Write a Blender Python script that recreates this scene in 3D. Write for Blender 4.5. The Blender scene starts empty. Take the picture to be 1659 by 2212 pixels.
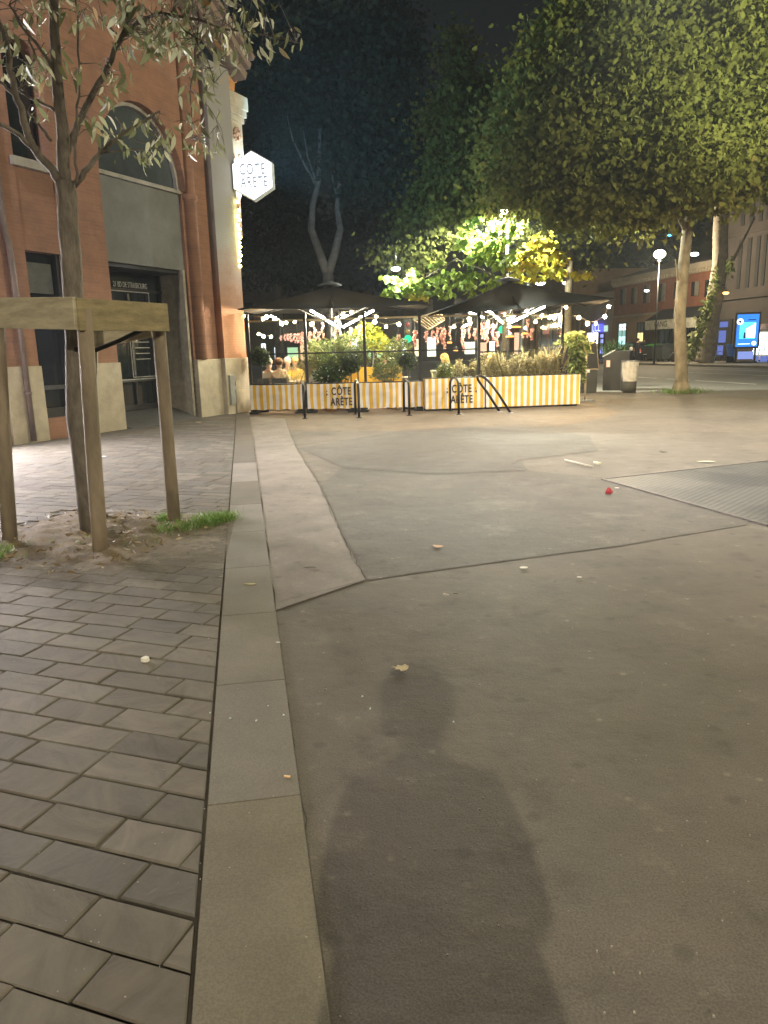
import bpy, bmesh, math, random
import numpy as np
from mathutils import Vector, Matrix

# ------------------------------------------------------------------ camera, sky, sun, exposure
SC = bpy.context.scene
COL = SC.collection
PI = math.pi
CAM_H = 1.55
PITCH, ROLL = math.radians(12.4), math.radians(-1.47)
cd = bpy.data.cameras.new('camera')
cd.sensor_fit = 'VERTICAL'; cd.sensor_height = 36.0; cd.lens = 26.0
cd.clip_start = 0.05; cd.clip_end = 600
cam = bpy.data.objects.new('camera', cd); COL.objects.link(cam)
CAMROT = Matrix.Rotation(PI / 2 - PITCH, 3, 'X') @ Matrix.Rotation(ROLL, 3, 'Z')
cam.matrix_world = Matrix.Translation((0, 0, CAM_H)) @ CAMROT.to_4x4()
SC.camera = cam

world = bpy.data.worlds.new('World'); SC.world = world; world.use_nodes = True
wn = world.node_tree
bg = wn.nodes['Background']
sky = wn.nodes.new('ShaderNodeTexSky'); sky.sky_type = 'NISHITA'; sky.sun_disc = False
SUN_EL, SUN_ROT = math.radians(1.0), math.radians(150)
sky.sun_elevation = SUN_EL; sky.sun_rotation = SUN_ROT
wn.links.new(sky.outputs[0], bg.inputs[0]); bg.inputs[1].default_value = 0.01
sl = bpy.data.lights.new('moon', 'SUN'); sl.energy = 0.012; sl.angle = math.radians(0.5); sl.color = (1, .95, .88)
so = bpy.data.objects.new('moon', sl); COL.objects.link(so)
so.rotation_euler = (math.radians(62), 0, math.radians(150 - 180))

SC.view_settings.view_transform = 'Standard'; SC.view_settings.look = 'None'
SC.view_settings.gamma = 1; SC.view_settings.exposure = 0.25; SC.view_settings.use_curve_mapping = False
cy = SC.cycles
cy.use_denoising = True
cy.max_bounces = 6; cy.diffuse_bounces = 3; cy.glossy_bounces = 3; cy.transmission_bounces = 4
cy.transparent_max_bounces = 10; cy.sample_clamp_indirect = 4.0; cy.caustics_reflective = False; cy.caustics_refractive = False
cy.use_light_tree = True

rnd = random.Random(7)

def ray(vx, vy):
    k = 768 / 1659; F = 26 / 36 * 1024
    return CAMROT @ Vector(((vx * k - 384) / F, -(vy * k - 512) / F, -1))
def at(vx, vy, Y):                      # the point at distance Y seen in direction (vx, vy)
    d = ray(vx, vy); return Vector((0, 0, CAM_H)) + d * (Y / d.y)
def gnd(vx, vy, z=0.0):
    d = ray(vx, vy); return Vector((0, 0, CAM_H)) + d * ((z - CAM_H) / d.z)

# ------------------------------------------------------------------ materials
def new_mat(name):
    m = bpy.data.materials.new(name); m.use_nodes = True
    return m, m.node_tree.nodes, m.node_tree.links, m.node_tree.nodes['Principled BSDF']
def nd(ns, t, **kw):
    n = ns.new(t)
    for k, v in kw.items():
        if k.startswith('i_'):
            key = k[2:]
            n.inputs[int(key) if key.isdigit() else key].default_value = v
        else: setattr(n, k, v)
    return n
def ramp(ns, stops):
    r = ns.new('ShaderNodeValToRGB')
    e = r.color_ramp.elements
    while len(e) < len(stops): e.new(.5)
    for x, (p, c) in zip(e, stops):
        x.position = p; x.color = (*c, 1) if len(c) == 3 else c
    return r
def dim(c, f): return tuple(min(1, x * f) for x in c)
def M(name, col, rough=.75, var=.25, scale=5, col2=None, bump=0, bscale=60, metal=0, stretch=(1, 1, 1), spec=.4):
    m, ns, ln, p = new_mat(name)
    tc = nd(ns, 'ShaderNodeTexCoord'); mp = nd(ns, 'ShaderNodeMapping'); mp.inputs['Scale'].default_value = stretch
    ln.new(tc.outputs['Object'], mp.inputs[0])
    n = nd(ns, 'ShaderNodeTexNoise', i_Scale=scale, i_Detail=6.0, i_Roughness=.65)
    ln.new(mp.outputs[0], n.inputs['Vector'])
    r = ramp(ns, [(.3, dim(col, 1 - var)), (.7, col2 or dim(col, 1 + var))])
    ln.new(n.outputs['Fac'], r.inputs[0]); ln.new(r.outputs[0], p.inputs['Base Color'])
    p.inputs['Roughness'].default_value = rough; p.inputs['Metallic'].default_value = metal
    p.inputs['Specular IOR Level'].default_value = spec
    if bump:
        n2 = nd(ns, 'ShaderNodeTexNoise', i_Scale=bscale, i_Detail=5.0)
        ln.new(mp.outputs[0], n2.inputs['Vector'])
        b = nd(ns, 'ShaderNodeBump', i_Strength=bump, i_Distance=.02)
        ln.new(n2.outputs['Fac'], b.inputs['Height']); ln.new(b.outputs[0], p.inputs['Normal'])
    return m
def E(name, col, s, sample=True):
    m = bpy.data.materials.new(name); m.use_nodes = True
    ns = m.node_tree.nodes; ln = m.node_tree.links
    ns.remove(ns['Principled BSDF'])
    e = nd(ns, 'ShaderNodeEmission', i_Strength=s); e.inputs[0].default_value = (*col, 1)
    ln.new(e.outputs[0], ns['Material Output'].inputs[0])
    if not sample: m.cycles.emission_sampling = 'NONE'
    return m
def glass(name, tint=(.9, .95, .95), refl=.10, rough=.03):
    m = bpy.data.materials.new(name); m.use_nodes = True
    ns = m.node_tree.nodes; ln = m.node_tree.links
    ns.remove(ns['Principled BSDF'])
    t = nd(ns, 'ShaderNodeBsdfTransparent'); t.inputs[0].default_value = (*tint, 1)
    g = nd(ns, 'ShaderNodeBsdfGlossy'); g.inputs['Roughness'].default_value = rough
    x = nd(ns, 'ShaderNodeMixShader'); x.inputs[0].default_value = refl
    ln.new(t.outputs[0], x.inputs[1]); ln.new(g.outputs[0], x.inputs[2]); ln.new(x.outputs[0], ns['Material Output'].inputs[0])
    return m
def leaf_mat(name, stops, trans=.35, rough=.55):
    m, ns, ln, p = new_mat(name)
    a = nd(ns, 'ShaderNodeAttribute', attribute_name='tint')
    r = ramp(ns, stops); ln.new(a.outputs['Fac'], r.inputs[0])
    ln.new(r.outputs[0], p.inputs['Base Color']); p.inputs['Roughness'].default_value = rough
    p.inputs['Specular IOR Level'].default_value = .25
    tr = nd(ns, 'ShaderNodeBsdfTranslucent'); ln.new(r.outputs[0], tr.inputs[0])
    x = nd(ns, 'ShaderNodeMixShader', i_0=trans)
    ln.new(p.outputs[0], x.inputs[1]); ln.new(tr.outputs[0], x.inputs[2]); ln.new(x.outputs[0], ns['Material Output'].inputs[0])
    return m

# ------------------------------------------------------------------ mesh helpers
class MB:
    def __init__(s): s.v = []; s.f = []; s.mi = []; s.cur = 0; s.smooth = []; s.sm = False; s.tint = []; s.t = .5
    def add(s, vs, fs):
        o = len(s.v); s.v += [tuple(x) for x in vs]
        for f in fs:
            s.f.append(tuple(i + o for i in f)); s.mi.append(s.cur); s.smooth.append(s.sm); s.tint.append(s.t)
        return s
    def box(s, c, d, rz=0, mat=None):
        x, y, z = d[0] / 2, d[1] / 2, d[2] / 2
        vs = [Vector((a * x, b * y, e * z)) for a in (-1, 1) for b in (-1, 1) for e in (-1, 1)]
        R = Matrix.Rotation(rz, 3, 'Z') if mat is None else mat
        vs = [R @ q + Vector(c) for q in vs]
        sm, s.sm = s.sm, False
        s.add(vs, [(0, 1, 3, 2), (4, 6, 7, 5), (0, 4, 5, 1), (2, 3, 7, 6), (0, 2, 6, 4), (1, 5, 7, 3)])
        s.sm = sm; return s
    def bb(s, x0, x1, y0, y1, z0, z1): return s.box(((x0 + x1) / 2, (y0 + y1) / 2, (z0 + z1) / 2), (x1 - x0, y1 - y0, z1 - z0))
    def bar(s, a, b, w, h=None, up=(0, 0, 1)):
        a, b = Vector(a), Vector(b); d = b - a; L = d.length; h = h or w
        z = d.normalized(); u = Vector(up)
        if abs(z.dot(u)) > .95: u = Vector((1, 0, 0))
        x = z.cross(u).normalized(); y = x.cross(z)
        R = Matrix((x, z, y)).transposed()
        return s.box((a + b) / 2, (w, L, h), mat=R)
    def tube(s, pts, r, n=8, cap=True):
        pts = [Vector(p) for p in pts]; rs = r if hasattr(r, '__len__') else [r] * len(pts)
        vs = []; fs = []; prev = None
        for i, p in enumerate(pts):
            t = (pts[min(i + 1, len(pts) - 1)] - pts[max(i - 1, 0)]).normalized()
            if prev is None:
                u = Vector((0, 0, 1)) if abs(t.z) < .9 else Vector((1, 0, 0))
                x = t.cross(u).normalized()
            else:
                x = (prev - t * prev.dot(t)).normalized()
            prev = x; y = t.cross(x)
            for k in range(n):
                a = 2 * PI * k / n; vs.append(p + (x * math.cos(a) + y * math.sin(a)) * rs[i])
        for i in range(len(pts) - 1):
            for k in range(n):
                fs.append((i * n + k, i * n + (k + 1) % n, (i + 1) * n + (k + 1) % n, (i + 1) * n + k))
        if cap: fs.append(tuple(range(n))[::-1]); fs.append(tuple((len(pts) - 1) * n + k for k in range(n)))
        sm, s.sm = s.sm, True; s.add(vs, fs); s.sm = sm; return s
    def lathe(s, prof, c=(0, 0, 0), n=16):
        vs = []; fs = []; m = len(prof)
        for i, (r, z) in enumerate(prof):
            for k in range(n):
                a = 2 * PI * k / n; vs.append((c[0] + r * math.cos(a), c[1] + r * math.sin(a), c[2] + z))
        for i in range(m - 1):
            for k in range(n): fs.append((i * n + k, i * n + (k + 1) % n, (i + 1) * n + (k + 1) % n, (i + 1) * n + k))
        fs.append(tuple(range(n))[::-1]); fs.append(tuple((m - 1) * n + k for k in range(n)))
        sm, s.sm = s.sm, True; s.add(vs, fs); s.sm = sm; return s
    def ball(s, c, r, sc=(1, 1, 1), n=10, m=6):
        vs = [(c[0], c[1], c[2] - r * sc[2])]; fs = []
        for i in range(1, m):
            p = PI * i / m
            for k in range(n):
                a = 2 * PI * k / n
                vs.append((c[0] + r * sc[0] * math.sin(p) * math.cos(a), c[1] + r * sc[1] * math.sin(p) * math.sin(a), c[2] - r * sc[2] * math.cos(p)))
        vs.append((c[0], c[1], c[2] + r * sc[2]))
        for k in range(n): fs.append((0, 1 + (k + 1) % n, 1 + k))
        for i in range(m - 2):
            for k in range(n): fs.append((1 + i * n + k, 1 + i * n + (k + 1) % n, 1 + (i + 1) * n + (k + 1) % n, 1 + (i + 1) * n + k))
        L = len(vs) - 1
        for k in range(n): fs.append((L, 1 + (m - 2) * n + k, 1 + (m - 2) * n + (k + 1) % n))
        sm, s.sm = s.sm, True; s.add(vs, fs); s.sm = sm; return s
    def prism(s, poly, a0, a1, fn=lambda x, y, a: (x, y, a)):
        n = len(poly); vs = [fn(x, y, a0) for x, y in poly] + [fn(x, y, a1) for x, y in poly]
        fs = [tuple(range(n))[::-1], tuple(range(n, 2 * n))] + [(k, (k + 1) % n, n + (k + 1) % n, n + k) for k in range(n)]
        return s.add(vs, fs)
    def build(s, name, mats, parent=None, bevel=0):
        me = bpy.data.meshes.new(name); me.from_pydata(s.v, [], s.f)
        mats = mats if isinstance(mats, (list, tuple)) else [mats]
        for m in mats: me.materials.append(m)
        me.polygons.foreach_set('material_index', s.mi); me.polygons.foreach_set('use_smooth', s.smooth)
        a = me.attributes.new('tint', 'FLOAT', 'FACE'); a.data.foreach_set('value', s.tint)
        bm = bmesh.new(); bm.from_mesh(me); bmesh.ops.recalc_face_normals(bm, faces=bm.faces); bm.to_mesh(me); bm.free()
        o = bpy.data.objects.new(name, me); COL.objects.link(o)
        if parent: o.parent = parent
        if bevel:
            b = o.modifiers.new('bevel', 'BEVEL'); b.width = bevel; b.segments = 2; b.limit_method = 'ANGLE'
        return o
def tag(o, label=None, cat=None, group=None, kind=None):
    if label: o['label'] = label
    if cat: o['category'] = cat
    if group: o['group'] = group
    if kind: o['kind'] = kind
    return o
def empty(name, loc, rz=0, label=None, cat=None, group=None):
    o = bpy.data.objects.new(name, None); COL.objects.link(o); o.location = loc; o.rotation_euler = (0, 0, rz)
    o.empty_display_size = .2
    return tag(o, label, cat, group)
def copy_tree(o, parent=None, kids=None):
    if kids is None:
        kids = {}
        for q in bpy.data.objects:
            if q.parent: kids.setdefault(q.parent, []).append(q)
    c = o.copy(); COL.objects.link(c); c.parent = parent
    for ch in kids.get(o, []): copy_tree(ch, c, kids)
    return c
def sheet(name, pts, z, mat, kind='structure'):
    b = MB(); b.add([(p[0], p[1], z) for p in pts], [tuple(range(len(pts)))])
    return tag(b.build(name, mat), kind=kind)
def text_obj(name, s, size, mat, parent, loc, rot, sx=1.0, extrude=.003, align='CENTER', sp=1.0, off=0):
    cu = bpy.data.curves.new(name, 'FONT'); cu.body = s; cu.size = size; cu.extrude = extrude; cu.offset = off
    cu.align_x = align; cu.align_y = 'CENTER'; cu.space_character = sp
    t = bpy.data.objects.new(name + '_tmp', cu); COL.objects.link(t)
    bpy.context.view_layer.update()
    me = bpy.data.meshes.new_from_object(t.evaluated_get(bpy.context.evaluated_depsgraph_get()))
    bpy.data.objects.remove(t)
    me.materials.clear(); me.materials.append(mat)
    o = bpy.data.objects.new(name, me); COL.objects.link(o)
    o.parent = parent; o.location = loc; o.rotation_euler = rot; o.scale = (sx, 1, 1)
    return o
def point(name, parent, loc, w, col, r=.1):
    l = bpy.data.lights.new(name, 'POINT'); l.energy = w; l.color = col; l.shadow_soft_size = r
    o = bpy.data.objects.new(name, l); COL.objects.link(o); o.parent = parent; o.location = loc
    return o

def spot(name, parent, loc, w, col, r, half, blend=.3):
    l = bpy.data.lights.new(name, 'SPOT'); l.energy = w; l.color = col; l.shadow_soft_size = r; l.spot_size = math.radians(2 * half); l.spot_blend = blend
    o = bpy.data.objects.new(name, l); COL.objects.link(o); o.parent = parent; o.location = loc
    return o

# leaves: a numpy builder, one mesh per crown
LEAF = {
 'plane': [(0, 0), (.28, .02), (.5, .3), (.24, .42), (.3, .72), (.08, .66), (0, 1), (-.08, .66), (-.3, .72), (-.24, .42), (-.5, .3), (-.28, .02)],
 'lance': [(0, 0), (.13, .25), (.15, .5), (.08, .8), (0, 1), (-.08, .8), (-.15, .5), (-.13, .25)],
 'ivy': [(0, 0), (.35, .15), (.3, .5), (0, 1), (-.3, .5), (-.35, .15)],
 'blade': [(-.035, 0), (.035, 0), (.025, .55), (0, 1), (-.025, .55)],
 'round': [(0, 0), (.3, .2), (.34, .55), (0, 1), (-.34, .55), (-.3, .2)],
}
def leaves(name, pts, size, mat, parent, shape='plane', seed=1, droop=.5, var=.4, tint=None, fold=.18, kind=None, curl=.12):
    rg = np.random.default_rng(seed); pts = np.asarray(pts, float); n = len(pts)
    prof = np.array(LEAF[shape]); k = len(prof)
    ang = rg.uniform(0, 2 * PI, n)
    dz = -droop + rg.normal(0, .45, n)
    d = np.stack([np.cos(ang), np.sin(ang), dz], 1); d /= np.linalg.norm(d, axis=1)[:, None]
    r = rg.normal(size=(n, 3)); x = np.cross(d, r); x /= np.linalg.norm(x, axis=1)[:, None]
    nrm = np.cross(d, x)
    s = size * (1 + rg.uniform(-var, var, n))
    V = pts[:, None, :] + s[:, None, None] * (x[:, None, :] * prof[None, :, 0:1] + d[:, None, :] * prof[None, :, 1:2]
        + nrm[:, None, :] * (fold * np.abs(prof[None, :, 0:1]) - (curl * rg.uniform(.2, 1.8, n))[:, None, None] * prof[None, :, 1:2] ** 2))
    me = bpy.data.meshes.new(name)
    me.vertices.add(n * k); me.vertices.foreach_set('co', V.reshape(-1))
    me.loops.add(n * k); me.loops.foreach_set('vertex_index', np.arange(n * k, dtype=np.int32))
    me.polygons.add(n); me.polygons.foreach_set('loop_start', np.arange(0, n * k, k, dtype=np.int32))
    me.update(calc_edges=True)
    t = rg.uniform(0, 1, n) if tint is None else np.asarray(tint)
    a = me.attributes.new('tint', 'FLOAT', 'FACE'); a.data.foreach_set('value', t.astype(np.float32))
    me.materials.append(mat); me.validate()
    o = bpy.data.objects.new(name, me); COL.objects.link(o); o.parent = parent
    if kind: o['kind'] = kind
    return o
def blob_pts(blobs, n, seed, clump=.45, per=26):
    """points gathered in sprays through the outer part of a set of ellipsoids (cx,cy,cz,rx,ry,rz)"""
    rg = np.random.default_rng(seed)
    w = np.array([b[3] * b[4] + b[4] * b[5] + b[3] * b[5] for b in blobs]); w /= w.sum()
    nc = max(1, n // per); out = []
    idx = rg.choice(len(blobs), nc, p=w)
    for i in idx:
        b = blobs[i]; q = rg.normal(size=3); q /= np.linalg.norm(q)
        rad = rg.uniform(.35, 1.0) ** .5 * (1 + rg.normal(0, .07))
        c = np.array(b[:3]) + q * np.array(b[3:6]) * rad
        cl = clump * rg.uniform(.5, 1.3)
        g = rg.normal(size=(per, 3)) * np.array([cl, cl, cl * .55]) * .6
        out.append(c + g)
    return np.concatenate(out)

# ------------------------------------------------------------------ material library
def asphalt(name, base, warm, light=.35, speck=.55, bump=.12, scuff=None):
    m, ns, ln, p = new_mat(name)
    tc = nd(ns, 'ShaderNodeTexCoord')
    big = nd(ns, 'ShaderNodeTexNoise', i_Scale=.55, i_Detail=7.0, i_Roughness=.62, i_Distortion=.6)
    mid = nd(ns, 'ShaderNodeTexNoise', i_Scale=3.2, i_Detail=8.0, i_Roughness=.7)
    fine = nd(ns, 'ShaderNodeTexNoise', i_Scale=140.0, i_Detail=3.0)
    vor = nd(ns, 'ShaderNodeTexVoronoi', i_Scale=5.0, voronoi_dimensions='2D')
    vor2 = nd(ns, 'ShaderNodeTexVoronoi', i_Scale=1.9, voronoi_dimensions='2D')
    for n in (big, mid, fine, vor, vor2): ln.new(tc.outputs['Object'], n.inputs['Vector'])
    r1 = ramp(ns, [(.32, dim(base, .78)), (.5, base), (.68, warm)]); ln.new(big.outputs['Fac'], r1.inputs[0])
    r2 = ramp(ns, [(.28, (.6, .6, .6)), (.45, (.92, .92, .92)), (.58, (1, 1, 1)), (.75, (1.1 + light,) * 3)]); ln.new(mid.outputs['Fac'], r2.inputs[0])
    mx = nd(ns, 'ShaderNodeMix', data_type='RGBA', blend_type='MULTIPLY'); mx.inputs[0].default_value = 1
    ln.new(r1.outputs[0], mx.inputs[6]); ln.new(r2.outputs[0], mx.inputs[7])
    r3 = ramp(ns, [(.35, (.8, .8, .8)), (.65, (1.2, 1.2, 1.18))]); ln.new(fine.outputs['Fac'], r3.inputs[0])
    mx2 = nd(ns, 'ShaderNodeMix', data_type='RGBA', blend_type='MULTIPLY'); mx2.inputs[0].default_value = 1
    ln.new(mx.outputs[2], mx2.inputs[6]); ln.new(r3.outputs[0], mx2.inputs[7])
    # pale worn chips and old chewing gum spots
    s1 = ramp(ns, [(.03, (1, 1, 1)), (.09, (0, 0, 0))]); ln.new(vor.outputs['Distance'], s1.inputs[0])
    gate = ramp(ns, [(.5, (0, 0, 0)), (.62, (1, 1, 1))]); ln.new(mid.outputs['Fac'], gate.inputs[0])
    g1 = nd(ns, 'ShaderNodeMath', operation='MULTIPLY'); ln.new(s1.outputs[0], g1.inputs[0]); ln.new(gate.outputs[0], g1.inputs[1])
    g2 = nd(ns, 'ShaderNodeMath', operation='MULTIPLY', i_1=speck); ln.new(g1.outputs[0], g2.inputs[0])
    mx3 = nd(ns, 'ShaderNodeMix', data_type='RGBA'); mx3.inputs[7].default_value = (*dim(warm, 2.1), 1)
    ln.new(g2.outputs[0], mx3.inputs[0]); ln.new(mx2.outputs[2], mx3.inputs[6])
    s2 = ramp(ns, [(.03, (1, 1, 1)), (.07, (0, 0, 0))]); ln.new(vor2.outputs['Distance'], s2.inputs[0])
    g3 = nd(ns, 'ShaderNodeMath', operation='MULTIPLY', i_1=.45); ln.new(s2.outputs[0], g3.inputs[0])
    mx4 = nd(ns, 'ShaderNodeMix', data_type='RGBA'); mx4.inputs[7].default_value = (*dim(base, .45), 1)
    ln.new(g3.outputs[0], mx4.inputs[0]); ln.new(mx3.outputs[2], mx4.inputs[6])
    out = mx4.outputs[2]
    if scuff:                        # pale scraped places with a ragged outline
        for (sx_, sy_, sr_) in scuff:
            vm = nd(ns, 'ShaderNodeVectorMath', operation='DISTANCE'); vm.inputs[1].default_value = (sx_, sy_, .004); ln.new(tc.outputs['Object'], vm.inputs[0])
            mr = nd(ns, 'ShaderNodeMapRange'); mr.inputs[1].default_value = 0; mr.inputs[2].default_value = sr_; mr.inputs[3].default_value = .34; mr.inputs[4].default_value = -.2; ln.new(vm.outputs['Value'], mr.inputs[0])
            sm_ = nd(ns, 'ShaderNodeTexNoise', i_Scale=5.0, i_Detail=9.0, i_Roughness=.75); ln.new(tc.outputs['Object'], sm_.inputs['Vector'])
            aa = nd(ns, 'ShaderNodeMath', operation='ADD'); ln.new(mr.outputs[0], aa.inputs[0]); ln.new(sm_.outputs['Fac'], aa.inputs[1])
            m2 = nd(ns, 'ShaderNodeMapRange'); m2.inputs[1].default_value = .62; m2.inputs[2].default_value = .95; m2.inputs[4].default_value = .6; ln.new(aa.outputs[0], m2.inputs[0])
            mx5 = nd(ns, 'ShaderNodeMix', data_type='RGBA'); mx5.inputs[7].default_value = (*dim(warm, 1.75), 1); ln.new(m2.outputs[0], mx5.inputs[0]); ln.new(out, mx5.inputs[6]); out = mx5.outputs[2]
    ln.new(out, p.inputs['Base Color'])
    p.inputs['Roughness'].default_value = .72; p.inputs['Specular IOR Level'].default_value = .35
    b = nd(ns, 'ShaderNodeBump', i_Strength=bump, i_Distance=.006); ln.new(fine.outputs['Fac'], b.inputs['Height'])
    b2 = nd(ns, 'ShaderNodeBump', i_Strength=.35, i_Distance=.03); ln.new(mid.outputs['Fac'], b2.inputs['Height'])
    ln.new(b.outputs[0], b2.inputs['Normal']); ln.new(b2.outputs[0], p.inputs['Normal'])
    return m
M_ASPH = asphalt('asphalt', (.12, .106, .089), (.14, .12, .1))
M_PATCH = asphalt('asphalt_patch', (.096, .088, .077), (.126, .114, .099), light=.6, scuff=[(1.15, 7.3, .9), (1.0, 6.2, .55), (2.0, 6.6, .6)])
M_PATCH2 = asphalt('asphalt_patch_dark', (.092, .085, .075), (.108, .098, .085))
M_CONC = asphalt('concrete_strip', (.2, .178, .158), (.235, .208, .185), light=.25, speck=.2)
M_ROAD = asphalt('road_asphalt', (.12, .112, .1), (.14, .125, .105), speck=.1)
M_CRACK = M('crack', (.055, .049, .04), .9)

def slate():
    m, ns, ln, p = new_mat('slate')
    a = nd(ns, 'ShaderNodeAttribute', attribute_name='tint')
    tc = nd(ns, 'ShaderNodeTexCoord')
    mp = nd(ns, 'ShaderNodeMapping', vector_type='POINT')
    cb = nd(ns, 'ShaderNodeCombineXYZ'); mu = nd(ns, 'ShaderNodeMath', operation='MULTIPLY', i_1=37.0); ln.new(a.outputs['Fac'], mu.inputs[0])
    ln.new(mu.outputs[0], cb.inputs[2]); ln.new(mu.outputs[0], cb.inputs[0])
    rotv = nd(ns, 'ShaderNodeCombineXYZ'); mu2 = nd(ns, 'ShaderNodeMath', operation='MULTIPLY', i_1=11.0); ln.new(a.outputs['Fac'], mu2.inputs[0]); ln.new(mu2.outputs[0], rotv.inputs[2])
    ln.new(tc.outputs['Object'], mp.inputs[0]); ln.new(rotv.outputs[0], mp.inputs['Rotation']); ln.new(cb.outputs[0], mp.inputs['Location'])
    st = nd(ns, 'ShaderNodeMapping'); st.inputs['Scale'].default_value = (1, 2.2, 1); ln.new(mp.outputs[0], st.inputs[0])
    n1 = nd(ns, 'ShaderNodeTexNoise', i_Scale=4.0, i_Detail=8.0, i_Roughness=.68, i_Distortion=.7); ln.new(st.outputs[0], n1.inputs['Vector'])
    n2 = nd(ns, 'ShaderNodeTexNoise', i_Scale=55.0, i_Detail=4.0); ln.new(tc.outputs['Object'], n2.inputs['Vector'])
    r = ramp(ns, [(0, (.105, .098, .085)), (.25, (.13, .116, .095)), (.5, (.118, .114, .102)), (.75, (.148, .134, .11)), (1, (.165, .152, .13))])
    ln.new(a.outputs['Fac'], r.inputs[0])
    r2 = ramp(ns, [(.3, (.76, .77, .76)), (.5, (1, 1, 1)), (.72, (1.22, 1.2, 1.14))]); ln.new(n1.outputs['Fac'], r2.inputs[0])
    mx = nd(ns, 'ShaderNodeMix', data_type='RGBA', blend_type='MULTIPLY'); mx.inputs[0].default_value = 1
    ln.new(r.outputs[0], mx.inputs[6]); ln.new(r2.outputs[0], mx.inputs[7]); ln.new(mx.outputs[2], p.inputs['Base Color'])
    p.inputs['Roughness'].default_value = .8; p.inputs['Specular IOR Level'].default_value = .18
    b = nd(ns, 'ShaderNodeBump', i_Strength=.5, i_Distance=.012); ln.new(n1.outputs['Fac'], b.inputs['Height'])
    b2 = nd(ns, 'ShaderNodeBump', i_Strength=.4, i_Distance=.004); ln.new(n2.outputs['Fac'], b2.inputs['Height']); ln.new(b.outputs[0], b2.inputs['Normal'])
    ln.new(b2.outputs[0], p.inputs['Normal'])
    return m
M_SLATE = slate()
M_JOINT = M('paving_joint', (.065, .057, .045), .95, .6, 6)
def kerbm():
    m, ns, ln, p = new_mat('kerb_stone')
    a = nd(ns, 'ShaderNodeAttribute', attribute_name='tint'); tc = nd(ns, 'ShaderNodeTexCoord')
    n1 = nd(ns, 'ShaderNodeTexNoise', i_Scale=2.2, i_Detail=8.0, i_Roughness=.6); n2 = nd(ns, 'ShaderNodeTexNoise', i_Scale=160.0, i_Detail=2.0)
    ln.new(tc.outputs['Object'], n1.inputs['Vector']); ln.new(tc.outputs['Object'], n2.inputs['Vector'])
    r = ramp(ns, [(0, (.085, .075, .07)), (.3, (.14, .125, .085)), (.6, (.15, .14, .12)), (1, (.185, .168, .155))]); ln.new(a.outputs['Fac'], r.inputs[0])
    r2 = ramp(ns, [(.3, (.8, .8, .76)), (.7, (1.15, 1.15, 1.12))]); ln.new(n1.outputs['Fac'], r2.inputs[0])
    r3 = ramp(ns, [(.35, (.85, .85, .85)), (.65, (1.15, 1.15, 1.15))]); ln.new(n2.outputs['Fac'], r3.inputs[0])
    mx = nd(ns, 'ShaderNodeMix', data_type='RGBA', blend_type='MULTIPLY'); mx.inputs[0].default_value = 1
    mx2 = nd(ns, 'ShaderNodeMix', data_type='RGBA', blend_type='MULTIPLY'); mx2.inputs[0].default_value = 1
    ln.new(r.outputs[0], mx.inputs[6]); ln.new(r2.outputs[0], mx.inputs[7]); ln.new(mx.outputs[2], mx2.inputs[6]); ln.new(r3.outputs[0], mx2.inputs[7])
    ln.new(mx2.outputs[2], p.inputs['Base Color']); p.inputs['Roughness'].default_value = .7
    b = nd(ns, 'ShaderNodeBump', i_Strength=.3, i_Distance=.004); ln.new(n2.outputs['Fac'], b.inputs['Height']); ln.new(b.outputs[0], p.inputs['Normal'])
    return m
M_KERB = kerbm()
M_SOIL = M('soil', (.14, .108, .064), .95, .55, 6, bump=.9, bscale=45)
M_GRASS = leaf_mat('grass_blades', [(0, (.06, .13, .02)), (.6, (.12, .24, .04)), (1, (.2, .26, .07))], .3)

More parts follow.
